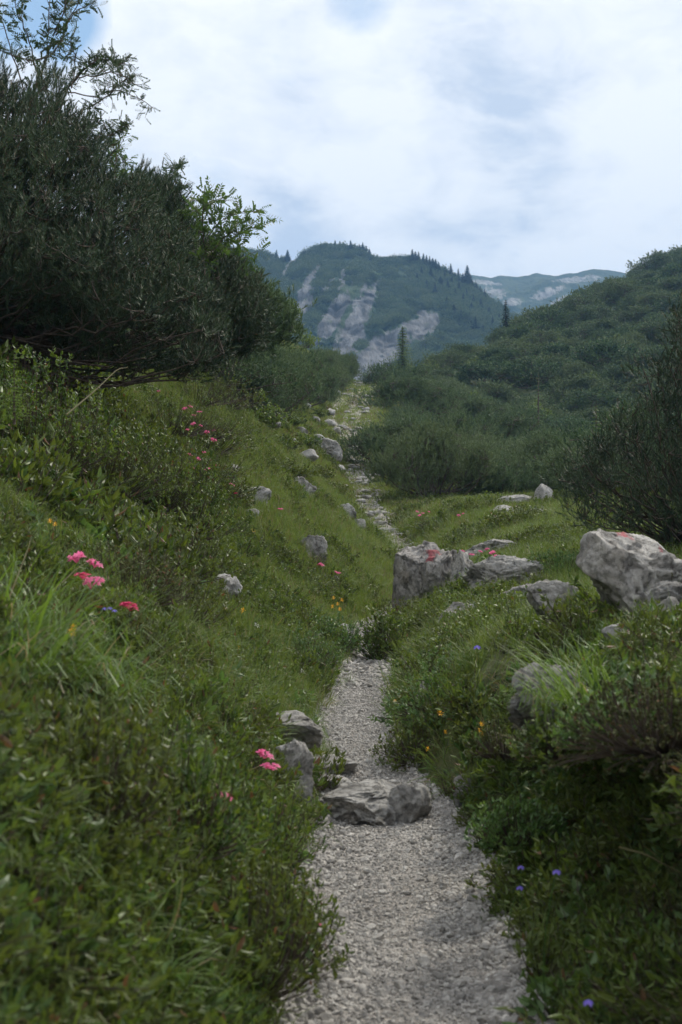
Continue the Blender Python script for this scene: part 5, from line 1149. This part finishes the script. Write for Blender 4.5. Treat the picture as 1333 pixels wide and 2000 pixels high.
bush_thing('dark shrub tucked under the middle of the overhanging pine', 260, 780, 13.5, 1.0, 1.0, 600, 9, .04, .02, M_rose, 25, 'leafy_shrub', lb_)
bush_thing('dark shrub under the right tip of the overhanging pine', 345, 800, 14, .8, .8, 480, 9, .04, .02, M_rose, 26, 'leafy_shrub', lb_)
bush_thing('low dark green shrub in the grass above the lone pale stone', 460, 1085, None, .4, .28, 260, 9, .03, .014, M_rose, 15, 'leafy_shrub', lb_)
bush_thing('small leafy shrub below the rough grey rock', 590, 1180, 12, .42, .36, 220, 9, .03, .014, M_herb, 16, 'leafy_shrub', lb_)

for k_, (px, py, Y, R0, H0, m_, lb2) in enumerate([
        (830, 1010, 25, .95, .55, M_rose, 'yellow green shrub mound behind the painted boulder'), (905, 1012, 24, .8, .4, M_rose, 'low shrub mound right of the yellow green one'), (765, 1035, 26, .6, .4, M_rose, 'dark low shrub between the stony path and the green mound'),
        (1020, 1000, 28, .9, .5, M_rose, 'shrubby hummock in front of the white rocks'), (960, 1040, 20, .6, .3, M_herb, 'low leafy patch above the flat rock'), (1100, 1060, 16, .6, .35, M_herb, 'leafy patch under the dark right pine'),
        (585, 862, 44, .9, .45, M_rose, 'dark shrub patch high on the bright left slope'), (540, 905, 32, .8, .4, M_rose, 'low shrub beside the broken ledge on the left slope'), (610, 915, 36, .8, .4, M_rose, 'low shrub just left of the middle stony path'), (560, 985, 26, .7, .35, M_rose, 'dark shrub growing round the dark broken ledge'),
        (640, 950, 33, .6, .35, M_rose, 'small shrub above the narrow rock band'), (430, 1040, None, .5, .3, M_rose, 'wide dark shrub left of the flat pale stone'), (530, 1100, None, .45, .3, M_rose, 'dense shrub between the lone stone and the rough rock'), (640, 1135, 14, .5, .4, M_herb, 'leafy shrub above the orange yellow flowers'),
        (560, 830, 48, .8, .4, M_rose, 'dark patch of shrub above the slope stones'), (610, 775, 66, .9, .45, M_rose, 'low shrub among the pale stones near the top of the slope'), (330, 1000, 9, .55, .4, M_rose, 'shrub in the hollow of the left slope below the scattered flowers'), (330, 850, None, 1.2, .8, M_rose, 'dark alpenrose shrub under the right end of the overhanging pine'), (395, 860, None, 1.2, .7, M_rose, 'dense shrub around the scattered pink flowers'), (360, 950, None, .8, .5, M_rose, 'dense shrub below the scattered pink flowers'), (405, 935, None, .8, .5, M_rose, 'shrub among the lower pink flowers'), (430, 800, None, 1.1, .7, M_rose, 'dark shrub under the tip of the overhanging pine beside the bright slope'), (380, 790, None, 1.3, .9, M_rose, 'dark tall shrub filling the gap under the pine'), (445, 975, None, .5, .35, M_rose, 'shrub left of the pointed outcrop'),
        (800, 1222, 16.6, .45, .35, M_rose, 'small shrub at the left foot of the painted boulder'), (1015, 1350, 5.9, .26, .2, M_herb, 'leafy plants spilling down the face of the right bank'), (1110, 1420, 5.2, .26, .2, M_rose, 'dark leafy plants hanging over the shaded bank'), (1220, 1500, 4.8, .26, .2, M_herb, 'leafy plants over the bank beside the wiry heather'),
        (250, 960, 8, .5, .4, M_heath, 'brownish wiry shrub in the middle of the left slope')]):
    bush_thing(lb2, px, py, Y, R0, H0, int(150+R0*160), 9, .022+(Y or 12)*.0008, .011+(Y or 12)*.0004, m_, 300+k_, 'low_shrub', 'low shrub', LEAF4 if (Y or 12) > 18 else None)
def broad_plant(label, px, py, Y, nleaf, L, w, seed, rise=.1, mat=None):
    """large-leaved herb: every leaf a part"""
    g = on_ground(px, py, .06, 3.4); p = g-np.array([0, 0, .01]); t = thing('broadleaf_herb', label, 'broadleaf herb', p); rs = np.random.RandomState(seed)
    n = 9
    for k in range(nleaf):
        a = k*2.4+rs.normal()*.3; l = L*rs.uniform(.7, 1.1); s = np.linspace(0, 1, n); th = rs.uniform(.5, 1.1); V = []
        for i, q in enumerate(s):
            r = l*q*math.sin(th)*(1)+0; z = rise*q**.5+l*q*math.cos(th)-l*.5*q*q; ww = w*l*math.sin(math.pi*min(q, .999)**.8)**.8*(1+.18*math.sin(i*3.1))+.002
            c = np.array([r*math.cos(a), r*math.sin(a), z]); sd = np.array([-math.sin(a), math.cos(a), 0]); V += [c-sd*ww+[0, 0, ww*.3], c-[0, 0, 0], c+sd*ww+[0, 0, ww*.3]]
        T = []
        for i in range(n-1):
            for j in (0, 1): q = 3*i+j; T += [[q, q+1, q+4], [q, q+4, q+3]]
        obj('leaf', new_mesh('leaf', np.array(V), np.array(T), smooth=True), mat or M_herb, t)
broad_plant('broad green leaf plant at the bottom by the gravel edge', 490, 1920, 4.25, 7, .15, .28, 1, .04)
broad_plant('yellow green lobed plant leaning onto the gravel', 545, 1800, 4.9, 7, .13, .16, 2, .05, M_decid)
broad_plant('blurred blue green broad leaf plant at the left edge', 35, 1540, 4.0, 9, .17, .30, 3, .05)
broad_plant('pale broad leaf plant in the middle of the left foreground', 240, 1500, 4.2, 7, .12, .26, 4, .05)
broad_plant('grey green broad leaf plant on the face of the right bank', 1180, 1360, 5.0, 8, .12, .28, 5, .05)
broad_plant('broad leaf plant deep in the shade of the left corner', 240, 1760, 3.9, 8, .14, .28, 6, .05)
broad_plant('long leaved plant in the left foreground under the flower pair', 60, 1010, 4.8, 8, .12, .16, 7, .05)

def stick(label, pts, r, mat, name='twig', cat='twig'):
    W = np.array([P(*p) for p in pts]); W = np.array([[x, y, z] for x, y, z in W]); c = W.mean(0); s = np.linspace(0, len(W)-1, 12); q = np.stack([np.interp(s, range(len(W)), (W-c)[:, k]) for k in range(3)], 1)
    q[1:-1] = (q[:-2]+q[1:-1]*2+q[2:])/4; obj(name, new_mesh(name, *tubes(q[None], r, r*.5, 6), smooth=True), mat, loc=c, label=label, category=cat)
def gpt(px, py, dz=.02):
    Y = np.linspace(3.5, 12, 3000); x = (px-666.5)/F*Y; z = (1000-py)/F*Y; k = int(np.argmax(z < path_surface(x, Y)+dz)); return (px, py, Y[k])
stick('thin curved grey twig lying on the gravel', [gpt(588, 1690, .03), gpt(606, 1680, .04), gpt(620, 1662, .05), gpt(625, 1636, .04)], .005, M_twig)
c = P(*gpt(623, 1808, .02)); o = obj('fallen_blossom', mesh_pink[0].copy(), None, loc=c, label='fallen pink blossom on the gravel', category='blossom'); o.scale = (.55, .55, .4)
stick('long bare stalk leaning across the shade under the pine', [(130, 810, 7.0), (190, 760, 7.3), (230, 720, 7.5), (250, 718, 7.6)], .004, M_grassdry, 'stalk', 'stalk')
stick('bare root hanging out of the dark right bank', [(1260, 1930, 4.2), (1320, 1860, 4.2), (1345, 1800, 4.3)], .006, M_twig, 'root', 'root')
stick('yellowed grass stem curving from the dark right bank', [(1210, 1655, 4.4), (1260, 1668, 4.35), (1330, 1705, 4.3)], .004, M_grassdry, 'stalk', 'stalk')

# a template that was never placed is removed
for o in list(COL.objects):
    if o.parent is None and o.location.z < -800:
        for ch in list(o.children): bpy.data.objects.remove(ch)
        bpy.data.objects.remove(o)
